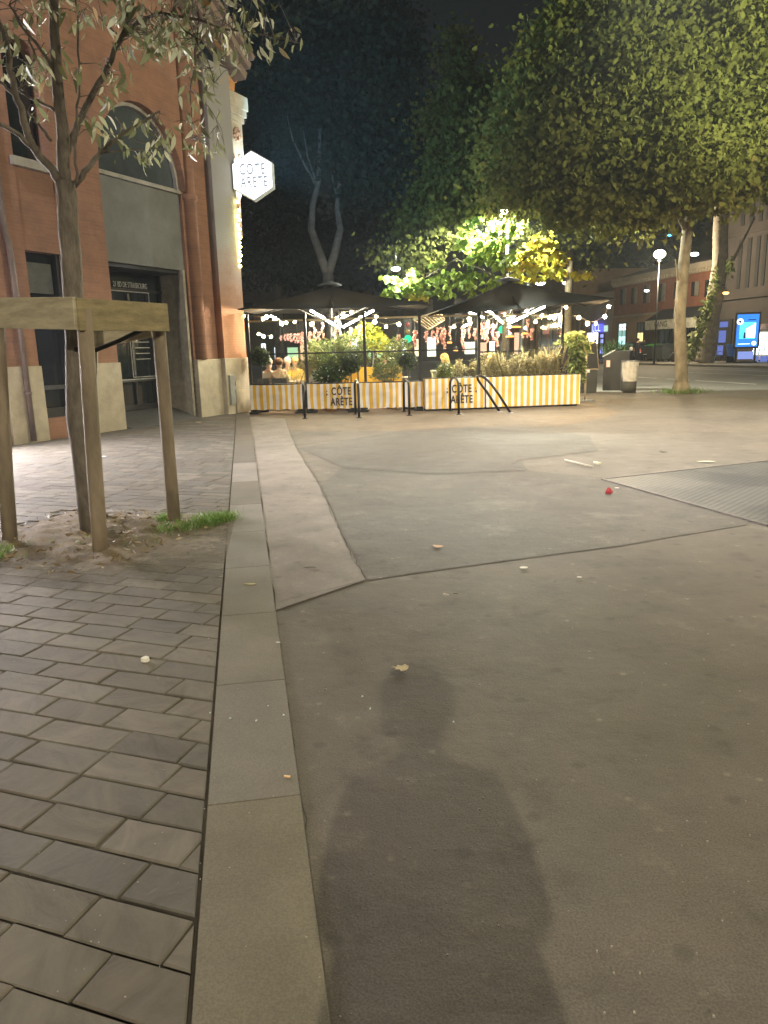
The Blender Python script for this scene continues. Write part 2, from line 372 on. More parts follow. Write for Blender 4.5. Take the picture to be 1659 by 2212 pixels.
def brickwall(name, c1, c2, mortar, plaster=None):
    m, ns, ln, p = new_mat(name)
    tc = nd(ns, 'ShaderNodeTexCoord'); sx = nd(ns, 'ShaderNodeSeparateXYZ'); cb = nd(ns, 'ShaderNodeCombineXYZ')
    ad = nd(ns, 'ShaderNodeMath', operation='ADD')
    ln.new(tc.outputs['Object'], sx.inputs[0]); ln.new(sx.outputs[0], ad.inputs[0]); ln.new(sx.outputs[1], ad.inputs[1])
    ln.new(ad.outputs[0], cb.inputs[0]); ln.new(sx.outputs[2], cb.inputs[1])
    br = nd(ns, 'ShaderNodeTexBrick', i_Scale=1.0)
    br.inputs['Brick Width'].default_value = .42; br.inputs['Row Height'].default_value = .065; br.inputs['Mortar Size'].default_value = .007
    br.inputs['Color1'].default_value = (*c1, 1); br.inputs['Color2'].default_value = (*c2, 1); br.inputs['Mortar'].default_value = (*mortar, 1)
    br.inputs['Mortar Smooth'].default_value = .4
    ln.new(cb.outputs[0], br.inputs['Vector'])
    n = nd(ns, 'ShaderNodeTexNoise', i_Scale=1.6, i_Detail=8.0, i_Roughness=.65); ln.new(tc.outputs['Object'], n.inputs['Vector'])
    r = ramp(ns, [(.3, (.72, .72, .74)), (.7, (1.18, 1.15, 1.12))]); ln.new(n.outputs['Fac'], r.inputs[0])
    mx = nd(ns, 'ShaderNodeMix', data_type='RGBA', blend_type='MULTIPLY'); mx.inputs[0].default_value = 1
    ln.new(br.outputs[0], mx.inputs[6]); ln.new(r.outputs[0], mx.inputs[7])
    out = mx.outputs[2]
    if plaster:                      # grey render above brick; the blend also paints in sign light and terrace glow
        ad2 = nd(ns, 'ShaderNodeMath', operation='MULTIPLY_ADD', i_1=2.2, i_2=-1.1); ln.new(n.outputs['Fac'], ad2.inputs[0])
        ad3 = nd(ns, 'ShaderNodeMath', operation='ADD'); ln.new(ad2.outputs[0], ad3.inputs[0]); ln.new(sx.outputs[2], ad3.inputs[1])
        rr = nd(ns, 'ShaderNodeMapRange'); rr.inputs[1].default_value = 2.9; rr.inputs[2].default_value = 4.3; ln.new(ad3.outputs[0], rr.inputs[0])
        m2 = nd(ns, 'ShaderNodeMix', data_type='RGBA'); m2.inputs[7].default_value = (*plaster, 1)
        ln.new(rr.outputs[0], m2.inputs[0]); ln.new(out, m2.inputs[6]); out = m2.outputs[2]
    ln.new(out, p.inputs['Base Color']); p.inputs['Roughness'].default_value = .85
    b = nd(ns, 'ShaderNodeBump', i_Strength=.3, i_Distance=.01); ln.new(br.outputs['Fac'], b.inputs['Height']); b.invert = True
    ln.new(b.outputs[0], p.inputs['Normal'])
    return m
M_BRICK = brickwall('toulouse_brick', (.275, .147, .095), (.235, .125, .083), (.265, .155, .108))
M_PIL = brickwall('brick_render_lit', (.33, .16, .08), (.3, .145, .075), (.28, .155, .09), plaster=(.25, .245, .235))  # brick below, grey render above; orange and whitish tones include painted light
M_STONE = M('pale_stone', (.4, .36, .28), .85, .2, 3, bump=.2, bscale=25)
M_TERRA = M('terracotta', (.42, .2, .1), .8, .4, 6)
M_GREYP = M('grey_panel', (.16, .17, .17), .8, .2, 1.6)
M_FRAME = M('pale_frame', (.3, .29, .27), .6)
M_DARKMET = M('dark_metal', (.02, .021, .023), .45, .2)
M_BLACK = M('black_paint', (.012, .012, .013), .4, .2)
M_DGLASS = M('dark_glass', (.012, .016, .018), .06, .1, spec=.6)
M_UGLASS = M('upper_dark_glass', (.06, .075, .085), .14, .35, .9, spec=.55)
M_CHALK = M('chalk_white', (.33, .34, .33), .8)
M_BARK = M('young_bark', (.115, .1, .082), .85, .45, 14, bump=.7, bscale=50, stretch=(1, 1, .35))
M_POST = M('round_post_wood', (.19, .155, .11), .8, .55, 3.5, bump=.4, bscale=30, stretch=(1, 1, .3))
M_BOARD = M('sawn_board', (.34, .31, .22), .75, .3, 4, bump=.35, bscale=30, stretch=(1, 1, 5))
M_BOARD2 = M('olive_board', (.2, .168, .09), .75, .35, 4, bump=.35, bscale=30, stretch=(1, 1, 5))  # darker olive tone for the right-hand board
M_PLANE = M('plane_bark', (.085, .066, .042), .85, .25, 4.5, col2=(.24, .195, .125), bump=.4, bscale=12, stretch=(1, 1, .5))
M_DPLANE = M('pale_plane_bark', (.1, .098, .09), .85, .4, 3)
M_CANOPY = M('canopy_fabric', (.035, .035, .034), .85, .15)
M_WHITE = M('white_paint', (.75, .74, .7), .5, .08)
M_STEEL = M('grey_steel', (.3, .31, .32), .35, .15, metal=.8)
M_RUBBER = M('rubber', (.015, .015, .015), .8)
M_YEL = M('yellow_paint', (.72, .4, .03), .55, .12)
M_CREAM = M('cream_planter', (.62, .6, .42), .6, .1)
M_TERRAP = M('terracotta_pot', (.5, .25, .12), .8, .2)
M_PINK = leaf_mat('pink_blossom', [(0, (.78, .32, .29)), (.5, (.85, .45, .4)), (1, (.92, .72, .64))], .45)
M_WHFL = leaf_mat('white_blossom', [(0, (.7, .68, .58)), (1, (.85, .83, .75))], .3)

# ------------------------------------------------------------------ ground
DS = -0.183                                            # the street and the kerb run along (DS, 1)
def xe(y, x0=-.49): return x0 + DS * (y - 1.45)        # right edge of the slate paving
g = MB(); g.add([(-160, -60, 0), (160, -60, 0), (160, 240, 0), (-160, 240, 0)], [(0, 1, 2, 3)])
tag(g.build('ground', M_ASPH), kind='structure')
sheet('paving_bed', [(-18, -4), (xe(-4), -4), (xe(19.4), 19.4), (-18, 19.4)], .004, M_JOINT)
CA = Vector((.945, -.327)).normalized(); EA = Vector((.327, .945)).normalized()
PIT0 = Vector((-3.16, 7.45)); PITL, PITW = 1.86, 1.72
FB = Vector((-5.54, 15.99)); FD = Vector((.4224, .9064)); FN = Vector((.9064, -.4224))   # façade base point, direction, street normal
def clip(poly, f):
    out = []
    for i in range(len(poly)):
        a, b = poly[i], poly[(i + 1) % len(poly)]
        fa, fb = f(a), f(b)
        if fa <= 0: out.append(a)
        if fa * fb < 0: out.append(a + (b - a) * (fa / (fa - fb)))
    return out
pv = MB(); r2 = random.Random(3)
CW = .1665
for j in range(-40, 150):
    b0 = j * CW; a0 = -16 + r2.uniform(0, .3)
    while a0 < 8:
        L = r2.uniform(.29, .41); a1 = a0 + L
        gp = .0036 + r2.uniform(0, .003); jt = [r2.uniform(-.0055, .0055) for _ in range(8)]
        q = [CA * (a0 + gp + jt[0]) + EA * (b0 + gp + jt[1]), CA * (a1 - gp + jt[2]) + EA * (b0 + gp + jt[3]), CA * (a1 - gp + jt[4]) + EA * (b0 + CW - gp + jt[5]), CA * (a0 + gp + jt[6]) + EA * (b0 + CW - gp + jt[7])]
        a0 = a1
        c = (q[0] + q[2]) / 2
        if c.y < -2.5 or c.y > 19.4 or c.x < -14: continue
        if c.x > xe(c.y) + .35: continue
        if (c - FB).dot(FN) < -.05 and c.y > 3: continue
        rel = c - PIT0
        if -.02 < rel.dot(CA) < PITL and -PITW < rel.dot(EA) < .02: continue
        q = clip(q, lambda p: p.x - (xe(p.y) - .008))
        if len(q) < 3: continue
        z = .013 + r2.uniform(-.0015, .0015); n = len(q); cc = sum(q, Vector((0, 0))) / n
        pv.t = r2.random()
        lo = [(p.x, p.y, .004) for p in q]; m_ = [(p.x, p.y, z - .004) for p in q]
        ins = [p + (cc - p).normalized() * .006 for p in q]; hi = [(p.x, p.y, z) for p in ins]
        pv.add(lo + m_ + hi, [tuple(range(2 * n, 3 * n))] + [(k, (k + 1) % n, n + (k + 1) % n, n + k) for k in range(n)] + [(n + k, n + (k + 1) % n, 2 * n + (k + 1) % n, 2 * n + k) for k in range(n)])
tag(pv.build('slate_paving', M_SLATE), kind='structure')
# kerb band of long flush stones
kb = MB(); y = -2.2
tints = [.5, .35, .42, .6, .38, .55, .5, .62, .66, .05, .95, .1, .08, .3, .5, .2, .1, .15, .3, .3, .3, .3]
ys = [-2.2, -1.1, -.1, .9, 1.35, 2.3, 3.25, 4.2, 5.2, 6.3, 7.5, 8.9, 10.5, 12.3, 14.3, 16.4, 18.55]
tt = [.5, .4, .45, .55, .3, .52, .42, .5, .6, .68, .12, 1, .05, .1, .04, .06]
for i in range(len(ys) - 1):
    y0, y1 = ys[i] + .004, ys[i + 1] - .004; kb.t = tt[i]
    P = [(xe(y0) + .006, y0), (xe(y0) + .322, y0 + .05), (xe(y1) + .322, y1 + .05), (xe(y1) + .006, y1)]
    lo = [(a, b, .001) for a, b in P]; hi = [(a, b, .015) for a, b in P]
    kb.add(lo + hi, [(4, 5, 6, 7)] + [(k, (k + 1) % 4, 4 + (k + 1) % 4, 4 + k) for k in range(4)])
tag(kb.build('kerb_band', M_KERB), kind='structure')
rz = random.Random(5)
def ragged(pts, amp=.02, step=.35):
    out = []
    for i in range(len(pts)):
        a, b = Vector(pts[i]), Vector(pts[(i + 1) % len(pts)]); n = max(1, int((b - a).length / step))
        for k in range(n):
            p = a.lerp(b, k / n)
            if k: p = p + Vector((rz.uniform(-amp, amp), rz.uniform(-amp, amp)))
            out.append(p)
    return out
sheet('concrete_strip', ragged([(xe(4.3) + .335, 4.3), (-.14, 4.86), (-.39, 6.27), (-.75, 8.56), (-1.4, 12.0), (-2.03, 15.9), (-2.3, 17.6), (xe(18.3) + .335, 18.3)], .012), .008, M_CONC)
sheet('asphalt_patch', ragged([(-.12, 4.86), (.56, 5.13), (1.84, 5.58), (3.1, 6.15), (3.9, 7.3), (2.6, 8.6), (1.86, 9.23), (.6, 9.15), (-.55, 9.9), (-.74, 8.56), (-.38, 6.27)], .018), .004, M_PATCH)
sheet('asphalt_patch', ragged([(-.56, 9.95), (.6, 9.2), (1.84, 9.28), (1.95, 10.2), (3.2, 10.9), (3.6, 12.8), (1.9, 14.6), (.2, 14.2), (-1.38, 12.05)], .02), .0045, M_PATCH2)
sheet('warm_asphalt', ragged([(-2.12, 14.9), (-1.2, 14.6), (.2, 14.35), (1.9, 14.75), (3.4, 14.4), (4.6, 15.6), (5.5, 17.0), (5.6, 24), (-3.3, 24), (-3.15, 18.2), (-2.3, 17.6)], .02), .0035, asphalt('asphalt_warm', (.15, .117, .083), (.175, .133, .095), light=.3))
def crack(pts, w=.014):
    b = MB(); pp = ragged(pts + pts[-2:0:-1], .02, .25)[:10 ** 6]
    line = []
    for i in range(len(pts) - 1):
        a, c = Vector(pts[i]), Vector(pts[i + 1]); n = max(1, int((c - a).length / .12))
        for k in range(n): line.append(a.lerp(c, k / n) + Vector((rz.uniform(-.012, .012), rz.uniform(-.012, .012))))
    line.append(Vector(pts[-1])); vs = []; fs = []
    for i, p in enumerate(line):
        t = (line[min(i + 1, len(line) - 1)] - line[max(i - 1, 0)]).normalized(); nn = Vector((-t.y, t.x)) * w * rz.uniform(.02, .4)
        vs += [(p.x + nn.x, p.y + nn.y, .0125), (p.x - nn.x, p.y - nn.y, .0125)]
        if i: fs.append((2 * i - 2, 2 * i - 1, 2 * i + 1, 2 * i))
    b.add(vs, fs); tag(b.build('pavement_crack', M_CRACK), kind='structure')
crack([(-.67, 4.43), (-.14, 4.86), (.56, 5.13), (1.84, 5.58), (3.1, 6.2)], .009)
crack([(-.14, 4.86), (-.39, 6.27), (-.75, 8.56), (-1.4, 12.0), (-2.03, 15.9), (-2.2, 17.3)], .012)
crack([(xe(1) + .33, 1), (xe(4) + .33, 4), (xe(8) + .33, 8), (xe(12) + .33, 12), (xe(17) + .33, 17)], .009)
crack([(-.6, 9.9), (.5, 9.15), (1.3, 9.0), (1.62, 9.35), (1.86, 9.23), (1.7, 9.65), (1.88, 10.14), (3.07, 10.71)], .018)
crack([(3.07, 10.71), (3.3, 10.6)], .006); crack([(3.0, 10.1), (3.63, 9.43), (2.6, 9.3)], .01)
crack([(-.9, 13.2), (.6, 13.4), (1.7, 13.0), (3.2, 12.4)], .01); crack([(3.3, 12.6), (3.0, 10.9)], .007)
crack([(1.9, 8.6), (2.3, 8.0), (2.9, 7.0), (3.4, 6.3)], .008); crack([(3.0, 7.2), (4.2, 7.0)], .006)

# tree pit
pit = MB(); N = 26
for i in range(N + 1):
    for j in range(N + 1):
        p = PIT0 + CA * (PITL * i / N) - EA * (PITW * j / N)
        e = min(i, N - i, j, N - j) / N
        z = .006 + .055 * min(1, e * 4) * (0.6 + .4 * math.sin(i * 1.3) * math.cos(j * .9)) + rz.uniform(0, .012)
        pit.v.append((p.x, p.y, z))
for i in range(N):
    for j in range(N):
        pit.f.append((i * (N + 1) + j, i * (N + 1) + j + 1, (i + 1) * (N + 1) + j + 1, (i + 1) * (N + 1) + j)); pit.mi.append(0); pit.smooth.append(True); pit.tint.append(.5)
tag(pit.build('tree_pit_soil', M_SOIL), kind='structure')
def spill_mat():
    m, ns, ln, p = new_mat('soil_spill'); tc = nd(ns, 'ShaderNodeTexCoord')
    p.inputs['Base Color'].default_value = (.155, .13, .085, 1); p.inputs['Roughness'].default_value = .95
    n = nd(ns, 'ShaderNodeTexNoise', i_Scale=7.0, i_Detail=9.0, i_Roughness=.75); ln.new(tc.outputs['Object'], n.inputs['Vector'])
    # fades out away from the middle of the pit
    vm = nd(ns, 'ShaderNodeVectorMath', operation='DISTANCE'); vm.inputs[1].default_value = (-2.25, 6.15, .016); ln.new(tc.outputs['Object'], vm.inputs[0])
    ma = nd(ns, 'ShaderNodeMapRange'); ma.inputs[1].default_value = .75; ma.inputs[2].default_value = 1.75; ma.inputs[3].default_value = .7; ma.inputs[4].default_value = .12
    ln.new(vm.outputs['Value'], ma.inputs[0])
    ad = nd(ns, 'ShaderNodeMath', operation='ADD'); ln.new(n.outputs['Fac'], ad.inputs[0]); ln.new(ma.outputs[0], ad.inputs[1])
    rr = nd(ns, 'ShaderNodeMapRange'); rr.inputs[1].default_value = .8; rr.inputs[2].default_value = 1.3; ln.new(ad.outputs[0], rr.inputs[0])
    ln.new(rr.outputs[0], p.inputs['Alpha']); return m
sheet('soil_spill', [(-3.6, 4.5), (-1.1, 4.6), (-1.42, 6.9), (-1.7, 7.0), (-3.2, 7.5), (-3.8, 6)], .0185, spill_mat())
rg = np.random.default_rng(4)
def grass(spots, n, h, seed, label):
    pts = []
    for (x, y, r) in spots:
        q = rg.normal(size=(n, 2)) * r * .5; pts.append(np.c_[x + q[:, 0], y + q[:, 1], np.full(n, .02)])
    o = leaves('grass', np.concatenate(pts), h, M_GRASS, None, 'blade', seed, droop=-1.5, var=.5)
    return tag(o, label, 'grass', kind='stuff')
grass([(-1.66, 6.78, .2), (-1.5, 6.82, .14), (-1.62, 6.62, .16), (-2.05, 6.8, .1), (-1.85, 6.45, .2)], 210, .075, 5, 'bright green grass sprouting at the corner of the tree pit')
grass([(-2.4, 6.3, .5), (-2.0, 6.1, .35), (-2.7, 5.95, .4)], 70, .05, 15, 'thin grass blades scattered over the bare soil of the tree pit')
grass([(-3.15, 5.72, .2), (-3.3, 5.85, .22), (-3.2, 5.62, .16)], 160, .07, 6, 'green grass along the front edge of the tree pit')
u_, v_ = rg.uniform(0, 1.85, 420), rg.uniform(-1.95, 0, 420)
q = np.c_[PIT0.x + u_ * CA.x + v_ * EA.x, PIT0.y + u_ * CA.y + v_ * EA.y, np.full(420, .055)]
M_LITTER = leaf_mat('leaf_litter', [(0, (.08, .05, .025)), (.7, (.2, .14, .06)), (1, (.4, .34, .22))], .1)
tag(leaves('leaf_litter', q, .05, M_LITTER, None, 'lance', 8, droop=0.0), 'dry leaves and twigs scattered over the bare soil of the tree pit', 'leaf litter', kind='stuff')

# metal grating
def gratem():
    m, ns, ln, p = new_mat('grating'); tc = nd(ns, 'ShaderNodeTexCoord'); mp = nd(ns, 'ShaderNodeMapping'); mp.inputs['Rotation'].default_value = (0, 0, .75)
    ln.new(tc.outputs['Object'], mp.inputs[0])
    v = nd(ns, 'ShaderNodeTexVoronoi', i_Scale=16.0, i_Randomness=0.0); ln.new(mp.outputs[0], v.inputs['Vector'])
    n = nd(ns, 'ShaderNodeTexNoise', i_Scale=.8, i_Detail=4.0); ln.new(tc.outputs['Object'], n.inputs['Vector'])
    r = ramp(ns, [(.2, (.09, .088, .083)), (.45, (.048, .047, .045))]); ln.new(v.outputs['Distance'], r.inputs[0])
    r2 = ramp(ns, [(.46, (.55, .57, .6)), (.54, (1.15, 1.14, 1.1))]); ln.new(n.outputs['Fac'], r2.inputs[0])
    mx = nd(ns, 'ShaderNodeMix', data_type='RGBA', blend_type='MULTIPLY'); mx.inputs[0].default_value = 1
    ln.new(r.outputs[0], mx.inputs[6]); ln.new(r2.outputs[0], mx.inputs[7]); ln.new(mx.outputs[2], p.inputs['Base Color'])
    p.inputs['Roughness'].default_value = .5
    b = nd(ns, 'ShaderNodeBump', i_Strength=.8, i_Distance=.012); b.invert = True; ln.new(v.outputs['Distance'], b.inputs['Height']); ln.new(b.outputs[0], p.inputs['Normal'])
    return m
gr = empty('pavement_grating', (4.0, 7.8, 0), 0, 'studded dark metal grating set in the asphalt at the right', 'grating')
gm = gratem()
gpl = [(-1.45, .68), (-.74, -1.71), (1.2, -2.3), (3.2, 1.0), (1.0, 1.7)]
b = MB(); b.prism(gpl, .001, .013); b.build('grating_plate', gm, gr)
b = MB()
for i in range(len(gpl)):
    p0, p1 = Vector(gpl[i]), Vector(gpl[(i + 1) % len(gpl)]); b.bar((*p0, .009), (*p1, .009), .03, .018)
b.build('grating_frame', M('frame_rust', (.13, .115, .1), .6), gr)

# road, markings, far pavement
def xn(y): return 9.75 + DS * (y - 22.5)
def xf(y): return 19.9 + DS * (y - 47)
sheet('road', [(xn(6), 6), (xf(6), 6), (xf(160), 160), (xn(160), 160)], .004, M_ROAD)
pb = MB()
pb.prism([(xf(5), 5), (xf(5) + 40, 5), (xf(170) + 40, 170), (xf(170), 170)], .0, .13)
tag(pb.build('far_pavement', M('far_paving', (.2, .185, .16), .8, .2, 1.2)), kind='structure')
M_LINE = M('road_paint', (.62, .6, .52), .6, .15)
for (x0, y0, x1, y1, w) in [(12.25, 32.2, 12.6, 30.6, .12), (12.62, 30.2, 13.3, 26.6, .12), (15.7, 38.5, 16.9, 32.5, .1), (18.0, 43.5, 19.2, 37, .1), (11.3, 37.4, 12.1, 33.0, .12), (13.5, 25.6, 14.2, 22, .12)]:
    sheet('road_marking', [(x0, y0), (x0 + w, y0), (x1 + w, y1), (x1, y1)], .008, M_LINE)

# ------------------------------------------------------------------ corner building on the left  (local: u along the facade, v into the building, z up)
BA = math.atan2(FD.y, FD.x)
bld = empty('corner_building', (FB.x, FB.y, 0), BA, 'orange brick corner building with pale stone base and tall arched window', 'building')
w = MB()
w.bb(-30, -9.2, 0, 14, 0, 9.4)                         # beyond the lit shop window
w.bb(-9.2, -3.75, 0, .6, 3.6, 9.4); w.bb(-9.2, -3.75, 0, .6, 0, .45); w.bb(-3.75, -2.85, .06, .6, 0, 9.4)
w.bb(-2.85, -2.02, 0, .6, 0, 9.4)
w.bb(-2.02, -1.18, .02, .6, 3.48, 4.98); w.bb(-2.02, -1.18, .02, .6, 0, .42)
w.bb(-1.18, 0, 0, .6, 0, 9.4)
# upper left arch
def archpoly(u0, u1, zs, n=14):
    c, r = (u0 + u1) / 2, (u1 - u0) / 2
    return [(c - r * math.cos(PI * k / n), zs + r * 1.16 * math.sin(PI * k / n)) for k in range(n + 1)]
for (u0, u1, zs, zb, v0) in [(-2.02, -1.18, 6.6, 4.98, .02), (0, 2.66, 5.25, 3.5, 0.0)]:
    ap = archpoly(u0, u1, zs); 
    left = [(u0, zs), (u0, 9.4)] + [((u0 + u1) / 2, 9.4)] + [p for p in ap if p[0] <= (u0 + u1) / 2 + 1e-6][::-1][:-1]
    right = [((u0 + u1) / 2, 9.4), (u1, 9.4), (u1, zs)] + [p for p in ap if p[0] >= (u0 + u1) / 2 - 1e-6][::-1][1:]
    for poly in (left, right):
        w.prism(poly, v0, .6, lambda x, y, a: (x, a, y))
w.bb(2.66, 3.62, .14, .6, 0, 9.4)                      # recessed strip beside the pilaster
w.bb(-9.2, 4.4, .6, .75, 3.5, 9.4)
w.build('wall', M_BRICK, bld)
w = MB(); w.bb(-30, 4.4, .75, 13.5, 3.5, 9.3); w.bb(2.7, 4.4, .6, 13.5, 0, 3.5); w.bb(-3.6, -.02, 1.1, 13.5, 0, 3.5); w.build('inner_wall', M('inner', (.05, .05, .05), .9), bld)
# stone bases
s = MB(); s.bb(-2.8, -2.0, -.05, .3, 0, 1.41); s.bb(-1.2, .02, -.05, .3, 0, 1.42); s.build('stone_base', M_STONE, bld, .012)
s = MB(); s.bb(2.66, 3.6, .03, .3, 0, 1.42); s.bb(3.58, 4.66, -.1, .9, 0, 1.43); s.build('stone_base', M_STONE, bld, .012)
s = MB(); s.bb(3.62, 4.58, -.06, .5, 1.43, 8.35); s.bb(4.3, 4.58, .5, 13.5, 0.0, 8.35); s.build('corner_pilaster', M_PIL, bld)
s = MB(); s.lathe([(.17, 0), (.17, 3.65), (.21, 3.68), (.21, 3.78), (.16, 3.82), (.16, 7.6)], (2.9, .12, 1.42), 16); s.build('half_column', M_BRICK, bld)
s = MB(); s.tube([(-2.42, -.1, 0.05), (-2.42, -.1, 3.5), (-2.42, -.02, 3.75), (-2.42, -.02, 9)], .055, 10)
for z in (.9, 2.2): s.lathe([(.07, 0), (.07, .05)], (-2.42, -.1, z), 10)
s.build('downpipe', M('downpipe_zinc', (.13, .1, .09), .5), bld)
s = MB(); s.bb(3.66, 3.86, -.16, -.1, .25, 1.0); s.build('meter_box', M('meter_grey', (.25, .26, .25), .5), bld, .006)
s = MB(); s.bb(3.9, 4.35, -.15, -.1, .02, .62); s.bb(3.93, 4.12, -.13, -.1, .72, .84); s.build('stone_patch', M('patch_render', (.47, .42, .32), .9), bld)
# raking cornice
s = MB()
for (dz, pr, h) in [(0, .3, .16), (.16, .42, .12), (-.2, .16, .2)]:
    a = Vector((4.9, -.06 - pr / 2, 8.45 + dz)); c = Vector((1.2, -.06 - pr / 2, 10.6 + dz)); s.bar(a, c, pr + .3, h)
s.build('cornice', M('cornice_stone', (.2, .15, .12), .85, .3), bld)
# recess: grey panel, transom, arched window
s = MB(); s.bb(0, 2.66, .22, .34, 3.5, 5.2); s.build('grey_panel', M_GREYP, bld)
s = MB(); s.bb(0, 2.66, .14, .3, 5.2, 5.28); s.build('transom', M_FRAME, bld)
ap = archpoly(.06, 2.6, 5.28)
s = MB(); s.prism(ap, .27, .3, lambda x, y, a: (x, a, y)); s.build('arched_window', M_UGLASS, bld)
fr = MB(); o1 = archpoly(.0, 2.66, 5.28, 22); i1 = archpoly(.09, 2.57, 5.28, 22)
for k in range(22):
    fr.prism([o1[k], o1[k + 1], i1[k + 1], i1[k]], .17, .26, lambda x, y, a: (x, a, y))
fr.build('arch_frame', M_FRAME, bld)
# small upper left window
s = MB(); s.bb(-2.02, -1.18, .3, .34, 5.05, 7.4); s.build('upper_window', M_DGLASS, bld)
s = MB(); s.bb(-2.1, -1.1, -.08, .3, 4.9, 5.05); s.build('upper_sill', M_FRAME, bld)
# left ground window
lw = MB(); lw.bb(-2.02, -1.18, .26, .3, .42, 3.48); lo = lw.build('shop_window', M_DGLASS, bld)
s = MB(); s.bb(-2.02, -1.18, .1, .26, .95, 1.03); s.bb(-2.02, -1.18, .14, .26, .42, .6); s.bb(-2.02, -1.95, .1, .26, .42, 3.48); s.bb(-1.25, -1.18, .1, .26, .42, 3.48); s.build('window_frame', M_DARKMET, lo)
s = MB(); s.bb(-1.9, -1.3, .2, .25, 2.75, 3.3); s.build('window_poster', M('poster_grey', (.09, .1, .1), .7), lo)
# entry recess
MJ = M('entry_jamb', (.3, .28, .23), .8)
s = MB(); s.bb(0, .06, .3, 1.1, .15, 3.5); s.build('entry_jamb', MJ, bld)
s = MB(); s.bb(2.6, 2.66, .3, 1.1, .0, 3.5); s.bb(2.52, 2.6, .16, .3, 0, 3.5); s.build('entry_jamb', MJ, bld)
s = MB(); s.bb(.06, 2.6, .3, 1.1, 3.42, 3.5); s.build('entry_soffit', M_DARKMET, bld)
s = MB(); s.add([(.03, -.25, .012), (2.55, -.05, .012), (2.6, 1.0, .3), (.03, 1.0, .3), (.03, -.25, 0), (2.55, -.05, 0), (2.6, 1.0, 0), (.03, 1.0, 0)], [(0, 1, 2, 3), (0, 4, 5, 1), (0, 3, 7, 4), (1, 5, 6, 2)])
s.build('entry_ramp', M('ramp_plate', (.1, .1, .105), .45, .2, 8), bld)
gl = MB(); gl.bb(.06, 2.6, .95, 1.0, .3, 3.42); dg = gl.build('entry_glazing', M_DGLASS, bld)
s = MB()
for u in (.08, .62, 1.45, 2.1, 2.54): s.bb(u - .035, u + .035, .9, .95, .3, 2.95 if .1 < u < 2.5 else 3.42)
s.bb(.06, 2.6, .9, .95, .3, .42); s.bb(.06, 2.6, .9, .95, .95, 1.03); s.bb(.06, 2.6, .9, .95, 3.0, 3.06)
s.build('glazing_frame', M_BLACK, dg)
s = MB()
def rect(u0, u1, z0, z1, t=.018):
    s.bb(u0, u1, .882, .9, z0, z0 + t); s.bb(u0, u1, .882, .9, z1 - t, z1); s.bb(u0, u0 + t, .882, .9, z0, z1); s.bb(u1 - t, u1, .882, .9, z0, z1)
rect(.05, 2.12, 2.0, 3.0); rect(.55, 2.12, 1.0, 2.0); rect(1.35, 2.12, 1.05, 1.98); rect(.05, .55, 2.0, 3.0)
for k, (u0, u1) in enumerate([(.75, 2.0), (1.0, 1.9), (.85, 2.02), (.95, 1.8), (1.0, 2.0)]): s.bb(u0, u1, .884, .9, 2.62 - .13 * k, 2.645 - .13 * k)
for k in range(4): s.bb(1.5, 1.98, .884, .9, 1.85 - .13 * k, 1.87 - .13 * k)
s.build('chalk_lines', M_CHALK, dg)
text_obj('menu_lettering', 'PLACE V.HUGO', .17, M_CHALK, dg, (.55, .878, 3.13), (PI / 2, 0, 0), .6)
text_obj('menu_lettering', '21 BD DE STRASBOURG', .17, M_CHALK, dg, (1.53, .878, 3.13), (PI / 2, 0, 0), .6)
s = MB()
for (u, z, r) in [(.72, 2.32, .13), (.83, 2.32, .09)]: s.prism([(u, z - r * 1.3), (u + r, z), (u, z + r * 1.3), (u - r, z)], .88, .9, lambda x, y, a: (x, a, y))
s.build('menu_emblem', M_CHALK, dg)
s = MB(); s.bb(-.85, -.5, -.055, -.05, 1.72, 1.95); s.build('wall_plaque', M('plaque_blue', (.12, .1, .22), .4), bld)
text_obj('plaque_lettering', 'P', .14, M_WHITE, bld, (-.67, -.06, 1.84), (PI / 2, 0, 0))
# lit shop window further along, out of the picture to the left: it washes the paving with cold light
s = MB(); s.bb(-6.6, -3.85, .3, .34, .5, 2.6); s.build('lit_shop_window', E('shop_glow', (1, .92, .94), 80), bld)
s = MB(); s.bb(-9.1, -6.6, .3, .34, .5, 3.5); s.build('dark_shop_window', M_DGLASS, bld)
# wall lamp high on the facade, left of the picture
wlp = FB + FD * -5.2 + FN * .9
wl = empty('wall_lamp', (wlp.x, wlp.y, 8.7), BA, 'hooded wall lamp high on the brick corner building, out of the picture to the left', 'wall lamp')
s = MB(); s.tube([(0, .9, .15), (0, .4, .25), (0, 0, .2)], .03, 8); s.build('arm', M_DARKMET, wl); s = MB(); s.lathe([(.2, .05), (.17, .14), (.05, .2)], n=14); s.build('hood', M_DARKMET, wl)
point('lamp_light', wl, (0, 0, -.1), 700, (1, .93, .88), .09)
# sculpted console on the return face
s = MB(); s.bb(4.58, 5.42, -.02, .9, 7.62, 7.95); s.bb(4.58, 5.36, .0, .85, 7.45, 7.62); s.bb(4.58, 5.28, .03, .8, 7.3, 7.45); s.bb(4.58, 5.2, .05, .8, 6.45, 7.3); s.bb(4.58, 5.08, .07, .8, 5.6, 6.45)
s.build('console', M_STONE, bld, .015)
s = MB()
for k in range(16):
    a = k * .62; rr = .2 - .011 * k; s.ball((4.9 + rr * .8 * math.cos(a), .02, 6.95 + rr * math.sin(a)), .04, n=8, m=5)
for k in range(30): s.ball((4.66 + rnd.uniform(0, .36), .04 + rnd.uniform(-.02, .05), 5.3 + k * .04), rnd.uniform(.05, .1), (.8, .6, 1.1), n=8, m=5)
M_CPS = M('carved_pink_stone', (.42, .27, .19), .8, .45, 6)
s.build('carved_scroll', M_CPS, bld)
s = MB(); s.bb(4.58, 4.92, .05, .7, 4.5, 5.6); s.build('console_foot', M_CPS, bld, .02)
